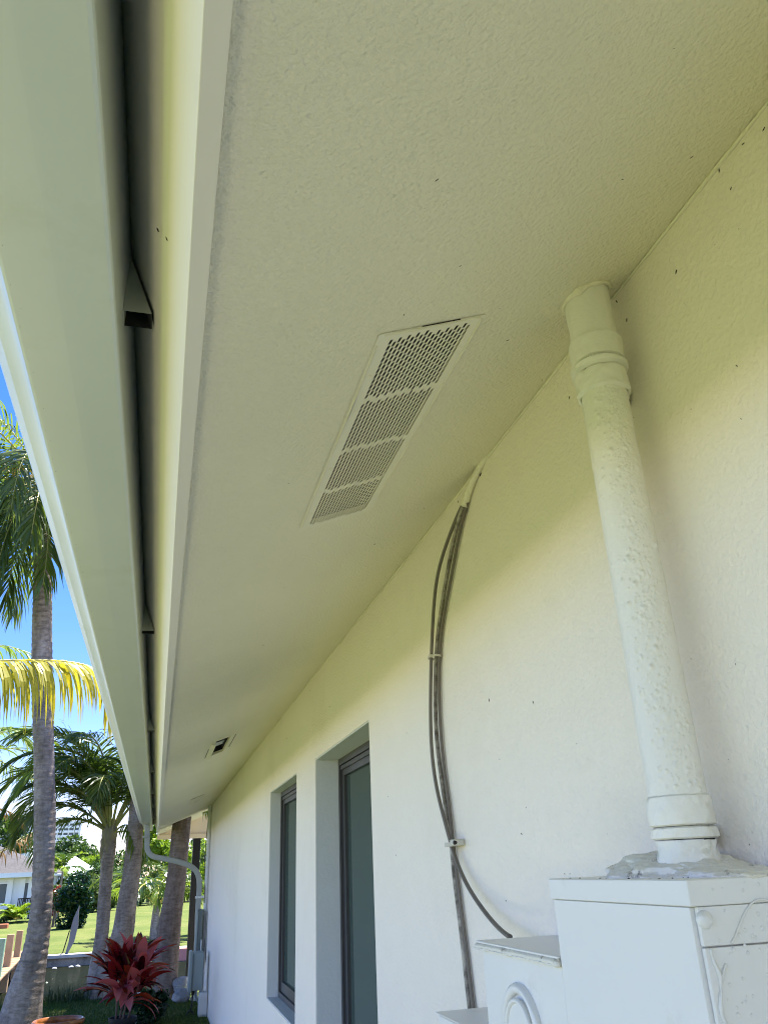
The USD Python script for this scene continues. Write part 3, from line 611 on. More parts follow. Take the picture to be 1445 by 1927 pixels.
# ------------------------------------------------------------------ specks of dirt and insects, and painted shade beside the mast
sp_s = [(822, 338, 9), (1171, 337, 7), (866, 500, 6), (760, 592, 7), (955, 640, 7), (1301, 295, 8), (543, 910, 4), (705, 1024, 5), (535, 1106, 4), (780, 905, 3), (798, 957, 4), (1020, 715, 4), (495, 1215, 4), (455, 1130, 3), (940, 580, 3), (620, 700, 3), (1268, 90, 4), (700, 300, 3), (840, 1000, 3), (730, 830, 3)]
sp_w = [(1353, 320, 8), (1375, 354, 7), (1272, 511, 9), (1398, 270, 8), (1437, 242, 9), (1160, 567, 8), (1179, 602, 8), (1386, 688, 7), (1300, 770, 3), (1394, 788, 5), (920, 1318, 6), (1003, 1322, 6), (981, 1570, 6), (863, 906, 7), (862, 944, 5), (904, 893, 10), (1345, 460, 3), (1390, 430, 3), (1071, 748, 6), (952, 1696, 5), (990, 1520, 3), (1142, 1570, 2), (940, 1430, 3), (1085, 1400, 3), (1072, 1645, 3), (730, 1500, 3), (620, 1330, 3), (583, 1300, 2), (765, 1380, 3), (745, 1610, 3), (540, 1390, 3), (1062, 1645, 4), (1300, 1240, 3), (1384, 1250, 4), (1410, 1590, 4), (1370, 1430, 3)]
r_ = random.Random(8); fl = []
def fleck(p, n, size):
    b = trimesh.creation.icosphere(1, 1.0); b.vertices *= [size * .5, size * .13, size * .13]
    up = V(0, 0, 1) if abs(n[2]) < .8 else V(0, 1, 0)
    a = norm(np.cross(up, n)); c = np.cross(n, a); th = r_.uniform(.2, 2.9)
    X = a * math.cos(th) + c * math.sin(th); R = np.eye(4); R[:3, 0] = X; R[:3, 1] = np.cross(n, X); R[:3, 2] = n; R[:3, 3] = p
    b.apply_transform(R); return b
for x, y, s_ in sp_s:
    p = at_soffit(x, y); fl.append(fleck(p, V(ST, 0, -CT), px_size(s_, p)))
for x, y, s_ in sp_w:
    p = at_x(x, y, WX - .0006); fl.append(fleck(p, V(-1, 0, 0), px_size(s_, p)))
for x, y in ((297, 432), (314, 449)):
    a_ = .12; ox, oz = XI - .0245 * CT, sof_z(XI) - .0125 - .0245 * ST
    r = ray(x, y); n = V(-CT, 0, -ST); t = (V(ox, 0, oz - CZ) @ n) / (r @ n); p = r * t + V(0, 0, CZ); fl.append(fleck(p, n, px_size(12, p)))
for k in range(60):
    y = .7 + k * .052 + r_.uniform(-.015, .015); fl.append(fleck(V(-.228 + r_.uniform(-.004, .003), y, CZ + .6876), V(0, 0, -1), r_.uniform(.001, .0024)))
for k in range(14): fl.append(fleck(V(D1 + abs(r_.gauss(.004, .02)), r_.uniform(A0, A1), ZA + .0005), V(0, 0, 1), r_.uniform(.0015, .0045)))
for k in range(9): fl.append(fleck(V(WX - .001, PXc[1] + r_.uniform(.022, .05), CZ + r_.uniform(.0, .8) ** 1.0), V(-1, 0, 0), r_.uniform(.003, .009)))  # dark flecks on the wall stand in for contact shade along the mast
tag(obj('insect_shade_specks', cat(fl), M_spk, None, True), 'tiny dark insect specks over soffit, wall and gutter, with shade flecks beside the pipe', 'specks', None, 'stuff')

# ------------------------------------------------------------------ palms
def frond_geo(base, azm, elev, L, droop, leafL, nl=44, hang=.5, seed=0, width=.034, power=1.25, start=.16, rr=.016, twist=0.0, lift=.25):
    r = np.random.default_rng(seed); n = 22
    s = np.linspace(0, 1, n); e = elev - droop * s ** power
    h = V(math.sin(azm), math.cos(azm), 0)
    tang = np.cos(e)[:, None] * h + np.sin(e)[:, None] * V(0, 0, 1)
    pos = np.asarray(base) + np.vstack([[0, 0, 0], np.cumsum((tang[1:] + tang[:-1]) / 2 * L / (n - 1), axis=0)])
    side = V(math.cos(azm), -math.sin(azm), 0)
    rach = tube(pos, np.linspace(rr, rr * .22, n), 6)
    v, f = [], []
    for k in range(nl):
        q = start + (1 - start) * (k + .5) / nl
        i = q * (n - 1); i0 = min(int(i), n - 2); w = i - i0
        p = pos[i0] * (1 - w) + pos[i0 + 1] * w; t = norm(tang[i0] * (1 - w) + tang[i0 + 1] * w)
        up = norm(np.cross(side, t)); up = up if up[2] > 0 else -up
        prof = np.interp(q, [0, .15, .35, .6, .85, 1], [.45, .7, 1, .95, .68, .4])
        A = math.radians(np.interp(q, [0, .5, 1], [62, 48, 22]))
        for sg_ in (-1, 1):
            ll = leafL * prof * r.uniform(.85, 1.12)
            d = norm(side * sg_ * math.sin(A + r.normal(0, .09)) + t * math.cos(A) + up * (lift + r.normal(0, .1)))
            hg = hang * r.uniform(.65, 1.3)
            m = 5; c = p.copy(); C = [c.copy()]; dd = d.copy()
            for j in range(m - 1):
                dd = norm(dd + V(0, 0, -1) * hg * (.25 + .55 * j / (m - 1)) + r.normal(0, .04, 3))
                c = c + dd * ll / (m - 1); C.append(c.copy())
            C = np.array(C); wv = t - (t @ d) * d; wv = norm(wv + up * r.normal(0, .5))
            W = width * np.array([.5, 1.0, .85, .55, .06]) / 2 * r.uniform(.8, 1.15)
            k0 = len(v)
            for j in range(m): v += [C[j] - wv * W[j], C[j] + wv * W[j]]
            for j in range(m - 1):
                a_ = k0 + 2 * j; f += [[a_, a_ + 1, a_ + 3], [a_, a_ + 3, a_ + 2]]
    return rach, T(v, f)
def add_frond(tree, *a, mat=None, rmat=None, lab=None, name='frond', **k):
    R, Lf = frond_geo(*a, **k)
    o = obj(name, R, rmat or M_rach, tree, True, lab)
    obj('leaflets', Lf, mat or M_fgreen, o, False, kind='stuff')
    return o
def trunk_geo(pts, seed=0, ring=.075, ridge=.045, sides=34):
    """pts: rows of x, y, z, radius; ringed like a coconut trunk"""
    P = np.asarray(pts, float); L = np.sum(np.linalg.norm(np.diff(P[:, :3], axis=0), axis=1)); n = max(20, int(L / ring * 6))
    S = spline(P, n); d = np.r_[0, np.cumsum(np.linalg.norm(np.diff(S[:, :3], axis=0), axis=1))]
    r = np.random.default_rng(seed); a = np.arange(sides) * 2 * np.pi / sides
    ph = d / ring + .8 * meshkit.fbm(np.stack([d * 3, d * 0 + seed, d * 0], -1), 3, seed)
    tilt = np.stack([np.cos(a) * 1.0, np.sin(a) * 1.0, a * 0 + seed], -1)
    PH_ = ph[:, None] + .55 * (meshkit.fbm(tilt[None] * 1.3 + np.floor(ph)[:, None, None] * V(0, 0, 3.7), 2, seed) - .5)
    saw = PH_ - np.floor(PH_)
    str_ = .4 + .9 * meshkit.fbm(np.stack([np.cos(a)[None] + 0 * ph[:, None], np.sin(a)[None] + 0 * ph[:, None], np.floor(PH_) * 1.7], -1), 2, seed + 3)
    base = np.clip((d - .3) / .6, 0.25, 1)[:, None]
    amp = ridge * S[:, 3].mean() * 2.0 * str_ * base
    R = S[:, 3][:, None] + amp * (np.where(saw < .82, saw / .82, (1 - saw) / .18) - .5) + .05 * S[:, 3][:, None] * (meshkit.fbm(np.stack([np.cos(a)[None] * 2 + 0 * d[:, None], np.sin(a)[None] * 2 + 0 * d[:, None], d[:, None] * 2.2 + 0 * a[None]], -1), 3, seed + 5) - .5) * 2
    t = np.gradient(S[:, :3], axis=0); t /= np.linalg.norm(t, axis=1, keepdims=True)
    A = np.cross(t, V(0, 1, 0)); A /= np.linalg.norm(A, axis=1, keepdims=True); B = np.cross(t, A)
    v = (S[:, None, :3] + R[..., None] * (np.cos(a)[None, :, None] * A[:, None] + np.sin(a)[None, :, None] * B[:, None])).reshape(-1, 3)
    i, j = np.meshgrid(np.arange(n - 1), np.arange(sides), indexing='ij')
    q = np.stack([i * sides + j, i * sides + (j + 1) % sides, (i + 1) * sides + (j + 1) % sides, (i + 1) * sides + j], -1).reshape(-1, 4)
    return T(v, np.vstack([q[:, [0, 1, 2]], q[:, [0, 2, 3]]]))
def trunk_px(rows, Y):
    out = []
    for x, y, w in rows:
        p = at_y(x, y, Y); out.append([*p, px_size(w, p) / 2])
    return out
rad = math.radians
# 1: the tall palm at the left of the picture
p1 = thing('coconut_palm', 'tallest coconut palm left of the gutter with drooping crown', 'palm')
t1 = trunk_px([(34, 1950, 92), (42, 1900, 72), (50, 1860, 62), (63, 1805, 48), (74, 1744, 41), (81, 1652, 38), (84, 1560, 38.5), (82.5, 1413, 36.5), (79, 1246, 37), (80, 1121, 33), (80, 1030, 32), (76, 960, 30)], 11.0)
t1[0][2] = -.1
obj('trunk', trunk_geo(t1, 1, .085, .035), M_bark, p1, True)
c1 = np.array(t1[-1][:3])
obj('leaf_base', lump(c1 + V(0, 0, .1), [.17, .17, .42], 31, 4, .2), M_boot, p1, True)
for k in range(4): # orange fruit stalks
    a_ = rad(150 + 55 * k); q = [c1 + V(0, 0, .25), c1 + V(math.sin(a_) * .25, math.cos(a_) * .25, .62), c1 + V(math.sin(a_) * .55, math.cos(a_) * .55, .55), c1 + V(math.sin(a_) * .68, math.cos(a_) * .68, .15)]
    obj('fruit_stalk', tube(spline(q, 16), np.linspace(.045, .02, 16), 7), M_stalk, p1, True)
F1 = [(200, 15, 2.6, 1.75), (235, -5, 2.3, 1.5), (262, 10, 2.7, 1.9), (172, 0, 2.3, 1.6), (140, 8, 2.5, 1.8), (215, 45, 3.0, 2.1), (275, 50, 3.0, 2.0), (320, 40, 3.0, 2.0), (20, 45, 3.0, 1.9), (60, 40, 3.0, 2.1), (100, 30, 2.8, 2.0), (250, 70, 2.8, 1.6), (160, 65, 2.8, 1.8), (70, 72, 2.8, 1.6), (345, 10, 2.6, 1.8), (300, 0, 2.5, 1.7), (188, -25, 2.1, 1.1), (222, -20, 2.2, 1.2), (120, -15, 2.1, 1.2), (205, -40, 2.1, .9), (160, -35, 2.0, 1.0), (245, -30, 2.3, 1.1), (100, -30, 2.0, 1.1), (280, -25, 2.3, 1.2), (180, 25, 2.6, 2.2), (225, 20, 2.8, 2.2), (135, 25, 2.6, 2.2), (265, 28, 2.8, 2.2), (195, -55, 1.9, .7), (240, -55, 1.9, .7), (290, 15, 2.6, 2.0)]
for i, (a_, e_, L_, d_) in enumerate(F1):
    add_frond(p1, c1 + V(0, 0, .25), rad(a_), rad(e_), L_, d_, .78, nl=50, hang=.9, seed=100 + i, mat=(M_fgreen, M_fdark, M_fgreen)[i % 3], rmat=M_rachy if i % 2 else M_rach, width=.029)
# 2: young palm with green leaf stalks
p2 = thing('coconut_palm', 'short slender palm with upright green leaf stalks behind the tallest trunk', 'palm')
t2 = trunk_px([(187, 1880, 40), (186.5, 1800, 27), (190, 1774, 24.5), (195.5, 1713, 24), (199.5, 1652, 22), (203, 1615, 25), (206, 1580, 24)], 14.0); t2[0][2] = -.3
obj('trunk', trunk_geo(t2, 2, .06, .03), M_bark, p2, True)
c2 = np.array(t2[-1][:3])
obj('leaf_base', lump(c2 + V(-.01, 0, -.02), [.115, .115, .36], 32, 4, .35), M_boot, p2, True)
F2 = [(250, 84, 2.5, 2.0), (255, 78, 2.0, 2.5), (270, 82, 2.5, 1.9), (232, 82, 2.2, 2.3), (300, 80, 1.9, 2.6), (250, 74, 2.4, 2.25), (275, 68, 2.3, 2.3), (230, 66, 2.2, 2.3), (300, 72, 2.4, 2.1), (200, 78, 2.4, 2.0), (265, 45, 1.7, 2.3), (240, 30, 1.4, 2.3), (160, 70, 2.3, 2.1), (95, 74, 2.5, 1.9), (80, 60, 2.2, 2.0), (120, 55, 2.0, 2.2), (350, 72, 2.4, 1.9), (20, 76, 2.5, 1.7), (185, 60, 2.1, 2.4), (50, 66, 2.3, 2.0), (258, 60, 2.1, 2.5), (285, 58, 2.0, 2.5), (222, 55, 2.0, 2.6), (245, 80, 2.6, 2.0), (210, 70, 2.3, 2.4), (110, 66, 2.2, 2.3)]
for i, (a_, e_, L_, d_) in enumerate(F2):
    add_frond(p2, c2 + V(.03 * math.sin(rad(a_)), .03 * math.cos(rad(a_)), .1), rad(a_), rad(e_), L_, d_, .62, nl=58, hang=.6, seed=200 + i, mat=(M_fdark, M_fgreen, M_fgreen, M_flime)[i % 4], width=.027, start=.2, rr=.024, power=1.7)
add_frond(p2, c2 + V(.06, -.05, .08), rad(140), rad(40), .95, 3.0, .38, nl=30, hang=.9, seed=240, mat=M_flime, width=.027, start=.25, lab='old olive leaf hanging against the trunk', lift=-.1)
add_frond(p2, c2 + V(.05, -.05, .08), rad(70), rad(20), .9, 2.6, .36, nl=26, hang=.9, seed=241, mat=M_fgreen, width=.027, start=.2, lift=-.1)
# 3 and 4: thick leaning trunks whose crowns stand above the eave
def high_crown(tree, c, seed, n=15):
    r = np.random.default_rng(seed)
    for i in range(n):
        add_frond(tree, c, 2 * np.pi * (i + r.uniform(-.2, .2)) / n, rad(r.uniform(0, 65)), r.uniform(2.8, 3.3), r.uniform(1.5, 2.0), .7, nl=34, hang=.6, seed=seed + i, mat=M_fgreen if i % 2 else M_fdark)
p3 = thing('coconut_palm', 'leaning grey trunk beside the red plant, crown hidden above the eave', 'palm')
t3 = trunk_px([(188, 1885, 64), (200, 1850, 56), (212, 1820, 50), (221, 1789, 43), (230, 1759, 40), (237, 1713, 36), (246.5, 1652, 33), (255, 1561, 29), (262, 1480, 28)], 13.6); t3[0][2] = -.3
d3 = np.array(t3[-1][:3]) - np.array(t3[-2][:3]); e3 = np.array(t3[-1][:3]); t3 += [[*(e3 + V(.22, 0.0, 2.2)), .115], [*(e3 + V(.35, 0, 5.2)), .105]]
obj('trunk', trunk_geo(t3, 3, .06, .018), M_bark, p3, True); high_crown(p3, np.array(t3[-1][:3]), 300)
p4 = thing('coconut_palm', 'thick brownish palm trunk between the red plant and the house', 'palm')
t4 = trunk_px([(308, 1905, 52), (309, 1890, 48), (314, 1805, 45), (319, 1744, 42), (327, 1690, 38), (332, 1652, 36), (338, 1591, 34), (345, 1520, 33)], 12.9); t4[0][2] = -.15
e4 = np.array(t4[-1][:3]); t4 += [[*(e4 + V(.12, .35, 1.4)), .13], [*(e4 + V(.1, 1.2, 5.0)), .115]]
obj('trunk', trunk_geo(t4, 4, .065, .016), M_barkd, p4, True); high_crown(p4, np.array(t4[-1][:3]), 340)
# 5: palm out at the left whose yellow frond hangs into the picture
p5 = thing('coconut_palm', 'yellowing palm whose golden frond crosses in front of the tallest trunk', 'palm')
c5 = at_y(-270, 1300, 8.6) + V(0, 0, .0)
obj('trunk', trunk_geo([[c5[0] - .5, c5[1] + .2, -.1, .2], [c5[0] - .35, c5[1] + .1, 1.2, .15], [c5[0] - .1, c5[1], 2.6, .13], [*c5, .12]], 5), M_bark, p5, True)
obj('leaf_base', lump(c5, [.15, .15, .3], 35, 3, .2), M_boot, p5, True)
def frond_along(tree, pts, leafL, nl, mat, rmat, seed, hang=1.0, width=.034, lab=None, rr=.018, start=.1, lift=.2, dens_side=1):
    S = spline(pts, 26); r = np.random.default_rng(seed)
    o = obj('frond', tube(S, np.linspace(rr, rr * .3, 26), 6), rmat, tree, True, lab)
    tg = np.gradient(S, axis=0); tg /= np.linalg.norm(tg, axis=1, keepdims=True); v, f = [], []
    for k in range(nl):
        q = start + (1 - start) * (k + .5) / nl; i = q * 25; i0 = min(int(i), 24); w = i - i0
        p = S[i0] * (1 - w) + S[i0 + 1] * w; t = norm(tg[i0] * (1 - w) + tg[i0 + 1] * w); side = norm(np.cross(t, V(0, 0, 1))); up = np.cross(side, t)
        prof = np.interp(q, [0, .2, .5, .8, 1], [.6, .95, 1, .85, .55]); A = rad(np.interp(q, [0, .6, 1], [70, 55, 18]))
        for sg_ in (-1, 1):
            ll = leafL * prof * r.uniform(.82, 1.12); d = norm(side * sg_ * math.sin(A) + t * math.cos(A) + up * lift); hg = hang * r.uniform(.7, 1.25)
            m = 6; c = p.copy(); C = [c.copy()]; dd = d
            for j in range(m - 1):
                dd = norm(dd + V(0, 0, -1) * hg * (.35 + .5 * j / m) + r.normal(0, .03, 3)); c = c + dd * ll / (m - 1); C.append(c.copy())
            wv = norm(t + r.normal(0, .25, 3)); W = width * np.array([.5, .95, 1, .8, .5, .06]) / 2 * r.uniform(.8, 1.15); k0 = len(v)
            for j in range(m): v += [C[j] - wv * W[j], C[j] + wv * W[j]]
            for j in range(m - 1):
                a_ = k0 + 2 * j; f += [[a_, a_ + 1, a_ + 3], [a_, a_ + 3, a_ + 2]]
    obj('leaflets', T(v, f), mat, o, False, kind='stuff')
frond_along(p5, [c5 + V(0, 0, .1), at_y(-150, 1262, 8.8), at_y(-60, 1248, 8.9), at_y(20, 1243, 9.0), at_y(90, 1243, 9.1), at_y(150, 1249, 9.2), at_y(182, 1262, 9.25), at_y(197, 1290, 9.3), at_y(203, 1325, 9.3)], .86, 78, M_fyellow, M_rachy, 501, 1.3, .032, 'golden yellow frond with hanging leaflets')
for i, (a_, e_, L_, d_) in enumerate([(300, 50, 2.6, 2.0), (250, 40, 2.6, 2.0), (200, 55, 2.6, 2.1), (340, 65, 2.8, 1.8), (20, 60, 2.6, 2.0)]):
    add_frond(p5, c5 + V(0, 0, .1), rad(a_), rad(e_), L_, d_, .62, nl=36, hang=.7, seed=520 + i, mat=M_flime, rmat=M_rachy)
# 6: farther palm out at the left
p6 = thing('coconut_palm', 'pale lime palm at the left border, fronds behind the tallest trunk', 'palm')
c6 = at_y(-95, 1450, 16.0)
obj('trunk', trunk_geo([[c6[0] - .4, c6[1], -1.9, .2], [c6[0] - .2, c6[1], 1.2, .14], [*c6, .12]], 6), M_bark, p6, True)
frond_along(p6, [c6, at_y(-60, 1270, 16), at_y(-10, 1216, 16), at_y(35, 1222, 16), at_y(75, 1238, 16), at_y(115, 1262, 16)], .62, 40, M_flime, M_rachy, 601, .8, .04)
frond_along(p6, [c6, at_y(-50, 1400, 16), at_y(0, 1432, 15.8), at_y(40, 1450, 15.6), at_y(70, 1480, 15.5)], .6, 34, M_flime, M_rachy, 602, .8, .04)
frond_along(p6, [c6, at_y(-70, 1500, 16), at_y(-10, 1520, 15.9), at_y(25, 1532, 15.8), at_y(46, 1555, 15.8)], .3, 26, M_fbrown, M_stalk, 603, 1.0, .03, 'dry orange frond')
frond_along(p6, [c6, at_y(10, 1600, 16), at_y(62, 1568, 16), at_y(40, 1578, 15.5), at_y(0, 1602, 15.3)], .42, 30, M_fbrown, M_rach, 604, 1.1, .03)
for i, (a_, e_, L_, d_) in enumerate([(95, 40, 2.0, 1.7), (130, 55, 2.2, 1.9), (60, 60, 2.3, 1.8), (200, 50, 2.4, 2.0), (270, 50, 2.4, 2.0), (330, 50, 2.4, 2.0)]):
    add_frond(p6, c6, rad(a_), rad(e_), L_, d_, .55, nl=34, hang=.6, seed=620 + i, mat=M_flime if i % 2 else M_fgreen)
# 7: low bushy palm on the far bank seen between the trunks
p7 = thing('bushy_palm', 'low bushy palm with arching fronds behind the leaning trunks', 'palm')
c7 = at_y(292, 1738, 31); c7[2] = ground_profile(31.0) - .05
obj('trunk', trunk_geo([[*c7, .16], [c7[0], c7[1], c7[2] + .7, .13], [c7[0] + .02, c7[1], c7[2] + 1.1, .11]], 7), M_bark, p7, True)
r_ = np.random.default_rng(70)
for i in range(16):
    add_frond(p7, c7 + V(0, 0, 1.0), 2 * np.pi * i / 16 + r_.uniform(-.2, .2), rad(r_.uniform(45, 85)), r_.uniform(2.2, 2.9), r_.uniform(1.7, 2.4), .75, nl=34, hang=.7, seed=700 + i, mat=(M_fdark, M_fgreen, M_flime)[i % 3], width=.06, rmat=M_rachy, rr=.03)

# ------------------------------------------------------------------ foreground plants
# potted red cordyline
pot = thing('plant_pot', 'black plastic nursery pot holding the red-leaved plant', 'pot')
PY = 10.0
pc = at_y(231, 1915, PY); prim = pc[2]
def rev(prof, c, sides=40):
    z, r = np.array(prof, float).T; a = np.arange(sides) * 2 * np.pi / sides; n = len(z)
    v = np.stack([c[0] + r[:, None] * np.cos(a), c[1] + r[:, None] * np.sin(a), np.repeat(z[:, None], sides, 1)], -1).reshape(-1, 3)
    i, j = np.meshgrid(np.arange(n - 1), np.arange(sides), indexing='ij'); q = np.stack([i * sides + j, i * sides + (j + 1) % sides, (i + 1) * sides + (j + 1) % sides, (i + 1) * sides + j], -1).reshape(-1, 4)
    return T(v, np.vstack([q[:, [0, 1, 2]], q[:, [0, 2, 3]]]))
obj('body', rev([(0.0, .001), (0.0, .105), (prim - .03, .135), (prim - .03, .143), (prim, .145), (prim, .135), (prim - .035, .13), (prim - .04, .12)], pc), M_pot, pot, 40)
s = trimesh.creation.cylinder(.13, .01, sections=30); s.apply_translation([pc[0], pc[1], prim - .03]); obj('soil', s, M_soil, pot)
red = thing('cordyline', 'bushy plant with glossy dark red and pink leaves in the black pot', 'plant')
r_ = np.random.default_rng(77)
heads = []
for k, (dx, dy, px, py) in enumerate([(-.07, .0, 218, 1848), (-.03, .05, 236, 1838), (.05, -.03, 262, 1846), (.0, -.06, 240, 1862), (.06, .05, 255, 1830)]):
    hd = at_y(px, py, PY + dy * 1.5); b = V(pc[0] + dx, pc[1] + dy, prim - .02)
    obj('stem', tube(spline([b, (b + hd) / 2 + V(.01, 0, .02), hd], 10), .011, 7), M_stem, red, True); heads.append(hd)
def leaf(base, azm, elev, L, W, droop, fold=.25, n=9, roll=0):
    s = np.linspace(0, 1, n); e = elev - droop * s ** 1.5; h = V(math.sin(azm), math.cos(azm), 0)
    tg = np.cos(e)[:, None] * h + np.sin(e)[:, None] * V(0, 0, 1); p = base + np.vstack([[0, 0, 0], np.cumsum(tg[1:] * L / (n - 1), axis=0)])
    sd = V(math.cos(azm), -math.sin(azm), 0) * math.cos(roll) + V(0, 0, 1) * math.sin(roll); w = W * np.interp(s, [0, .12, .3, .55, .8, 1], [.12, .2, .75, 1, .7, .02]) / 2
    up = np.cross(sd, tg); up *= np.sign(up[:, 2:] + 1e-9)
    v = np.concatenate([p - sd * w[:, None] + up * (fold * w)[:, None], p, p + sd * w[:, None] + up * (fold * w)[:, None]]); f = []
    for j in range(n - 1):
        for o_ in (0, n): a_, b_ = o_ + j, o_ + n + j; f += [[a_, b_, b_ + 1], [a_, b_ + 1, a_ + 1]]
    return T(v, f)
for k in range(135):
    h = heads[k % 5]; lv = (k // 5) / 27.0
    el = rad(np.interp(lv, [0, .5, 1], [86, 62, 12]) + r_.normal(0, 9)); L_ = r_.uniform(.36, .54) * np.interp(lv, [0, .3, 1], [.85, 1, .92])
    m_ = M_cord[r_.choice(4, p=[.26, .24, .34, .16])]
    obj('leaf', leaf(h + V(0, 0, -.16 * lv + .02), r_.uniform(0, 2 * np.pi), el, L_, r_.uniform(.06, .13), r_.uniform(.3, 1.3), .35, roll=r_.normal(0, .35)), m_, red, True)
# glazed clay pot
cl = thing('clay_pot', 'round glazed brown clay pot with a thick rim at the bottom left', 'pot')
cp = at_y(110, 1920, 9.3); R = px_size(46, cp); zr = cp[2] + .005
obj('body', rev([(0, .001), (0, R * .55), (zr * .3, R * .82), (zr * .75, R * .93), (zr - .05, R * .92)], cp, 60), M_clay, cl, 40)
obj('rim', rev([(zr - .05, R * .90), (zr - .045, R * .99), (zr - .02, R * 1.03), (zr - .004, R * 1.0), (zr, R * .95), (zr - .006, R * .88), (zr - .03, R * .85), (zr - .25, R * .83)], cp, 60), M_clay, cl, True)
s = trimesh.creation.cylinder(R * .84, .01, sections=40); s.apply_translation([cp[0], cp[1], zr - .14]); obj('soil', s, M_soil, cl)

def leaves(c, r, n, size, seed, shell=.55, clumps=0, flat=0.0):
    """many leaf-sized faces through an uneven volume"""
    g = np.random.default_rng(seed); c, r = np.array(c), np.array(r) * np.ones(3)
    if clumps:
        d = g.normal(size=(clumps, 3)); d /= np.linalg.norm(d, axis=1, keepdims=True); cc = c + d * r * g.uniform(.35, .85, (clumps, 1)); cr = g.uniform(.25, .48, clumps)
        k = g.integers(0, clumps, n); d2 = g.normal(size=(n, 3)); d2 /= np.linalg.norm(d2, axis=1, keepdims=True)
        p = cc[k] + d2 * r * (cr[k] * g.uniform(.4, 1.05, n) ** .6)[:, None]
    else:
        d = g.normal(size=(n, 3)); d /= np.linalg.norm(d, axis=1, keepdims=True); p = c + d * r * (g.uniform(shell, 1.05, n) * (.85 + .35 * meshkit.fbm(d * 2 + seed, 3, seed)))[:, None]
    a = g.normal(size=(n, 3)); a /= np.linalg.norm(a, axis=1, keepdims=True); b = np.cross(a, g.normal(size=(n, 3))); b /= np.linalg.norm(b, axis=1, keepdims=True)
    s = size * g.uniform(.6, 1.3, n)[:, None]
    v = np.stack([p - a * s, p + b * s * .45, p + a * s, p - b * s * .45], 1).reshape(-1, 3); i = np.arange(n) * 4
    return T(v, np.vstack([np.stack([i, i + 1, i + 2], 1), np.stack([i, i + 2, i + 3], 1)]))
def bush(name, label, c, r, n, size, mat, seed, clumps=14, category='shrub', group=None, trunk=.0):
    t = thing(name, label, category, group)
    c = np.array(c, float); r = np.array(r) * np.ones(3); z0 = c[2] - r[2] * (.9 if not trunk else 1) - trunk
    g = random.Random(seed)
    if trunk: obj('trunk', tube([V(c[0], c[1], z0), V(c[0] + .1, c[1], z0 + trunk * .6), V(*c)], [max(.05, trunk * .06), max(.04, trunk * .05), .03], 7), M_barkd, t, True)
    else:
        for k in range(4):
            q = c + V(*(g.uniform(-.5, .5) * r[i] for i in range(2)), r[2] * g.uniform(.0, .5)); obj('stem', tube([V(c[0] + g.uniform(-.1, .1), c[1], z0), q], [.025, .012], 5), M_barkd, t, True)
    obj('crown', leaves(c, r, n, size, seed, clumps=clumps), mat, t, kind='stuff')
    return t
q = at_y(275, 1902, 10.9); bush('low_shrub', 'small dark green shrub right of the black pot', [q[0], q[1], .22], [.27, .27, .24], 1500, .035, M_shrub, 41, 10)
# grass: blades on the near lawn
def blades(pts, h, seed, wid=.005, lean=.45):
    g = np.random.default_rng(seed); n = len(pts); az_ = g.uniform(0, 2 * np.pi, n); H = h * g.uniform(.5, 1.3, n); ln = lean * g.uniform(.2, 1.2, n) * H
    d = np.stack([np.cos(az_), np.sin(az_), 0 * az_], 1); s = np.stack([-np.sin(az_), np.cos(az_), 0 * az_], 1) * wid / 2
    m_ = pts + d * ln[:, None] * .35 + np.stack([0 * H, 0 * H, H * .6], 1); t_ = pts + d * ln[:, None] + np.stack([0 * H, 0 * H, H], 1)
    v = np.stack([pts - s, pts + s, m_ + s * .8, m_ - s * .8, t_], 1).reshape(-1, 3); i = np.arange(n) * 5
    return T(v, np.vstack([np.stack([i, i + 1, i + 2], 1), np.stack([i, i + 2, i + 3], 1), np.stack([i + 3, i + 2, i + 4], 1)]))
g = np.random.default_rng(9); n = 70000
gx, gy = g.uniform(-2.6, .68, n), 8.2 + 6.0 * g.random(n); gz = ground_profile(gy) + .0
tag(obj('grass', blades(np.stack([gx, gy, gz - .01], 1), .055, 3), M_blade, None), 'short green grass blades on the near lawn', 'grass', None, 'stuff')
n = 800; gx = g.normal(-1.12, .32, n); gy = g.normal(13.55, .16, n)
tag(obj('tall_grass', blades(np.stack([gx, gy, ground_profile(gy) - .03], 1), .23, 5, .007, .6), M_sedge, None), 'wispy tall grass along the canal edge beside the tallest palm', 'grass', None, 'stuff')
for k in range(6):
    p = at_z(338 + 2.4 * (k % 3) + r_.uniform(-1, 1), 1874 + 7 * (k // 3), .05); tag(obj('white_rock', lump([p[0], p[1], .08 + .1 * (k < 3)], [.10, .10, .09], 60 + k, 3, .3), M_stone, None, True), 'pale rock in the heap between the thick brownish trunk and the wall', 'rock', 'pale rocks heaped by the wall')

# ------------------------------------------------------------------ far bank
sw = thing('seawall', 'low grey concrete seawall along the far canal bank', 'seawall')
for k in range(-9, 8):
    x0 = -.9 + 2.4 * k
    obj('panel', rbox(x0 + .012, x0 + 2.388, 27.95, 28.13, WZ - .6, CZ - 2.085, .012), M_conc, sw, 30)
    obj('cap', rbox(x0 + .004, x0 + 2.396, 27.86, 28.3, CZ - 2.08, CZ - 1.985, .015), M_cap, sw, 30)
sl = thing('salmon_wall', 'salmon pink low wall on the far bank right of the brown trunk', 'wall')
p = at_y(340, 1792, 27.0); obj('face', rbox(p[0] - .25, p[0] + .9, 27.0, 27.3, CZ - 2.28, CZ - 1.98 + .02, .01), M_salmon, sl, 30); obj('footing', box(p[0] - .25, p[0] + .9, 27.02, 27.28, WZ - .6, CZ - 2.285), M_conc, sl)
bd = thing('grey_board', 'grey tapered board leaning up from the far seawall', 'board')
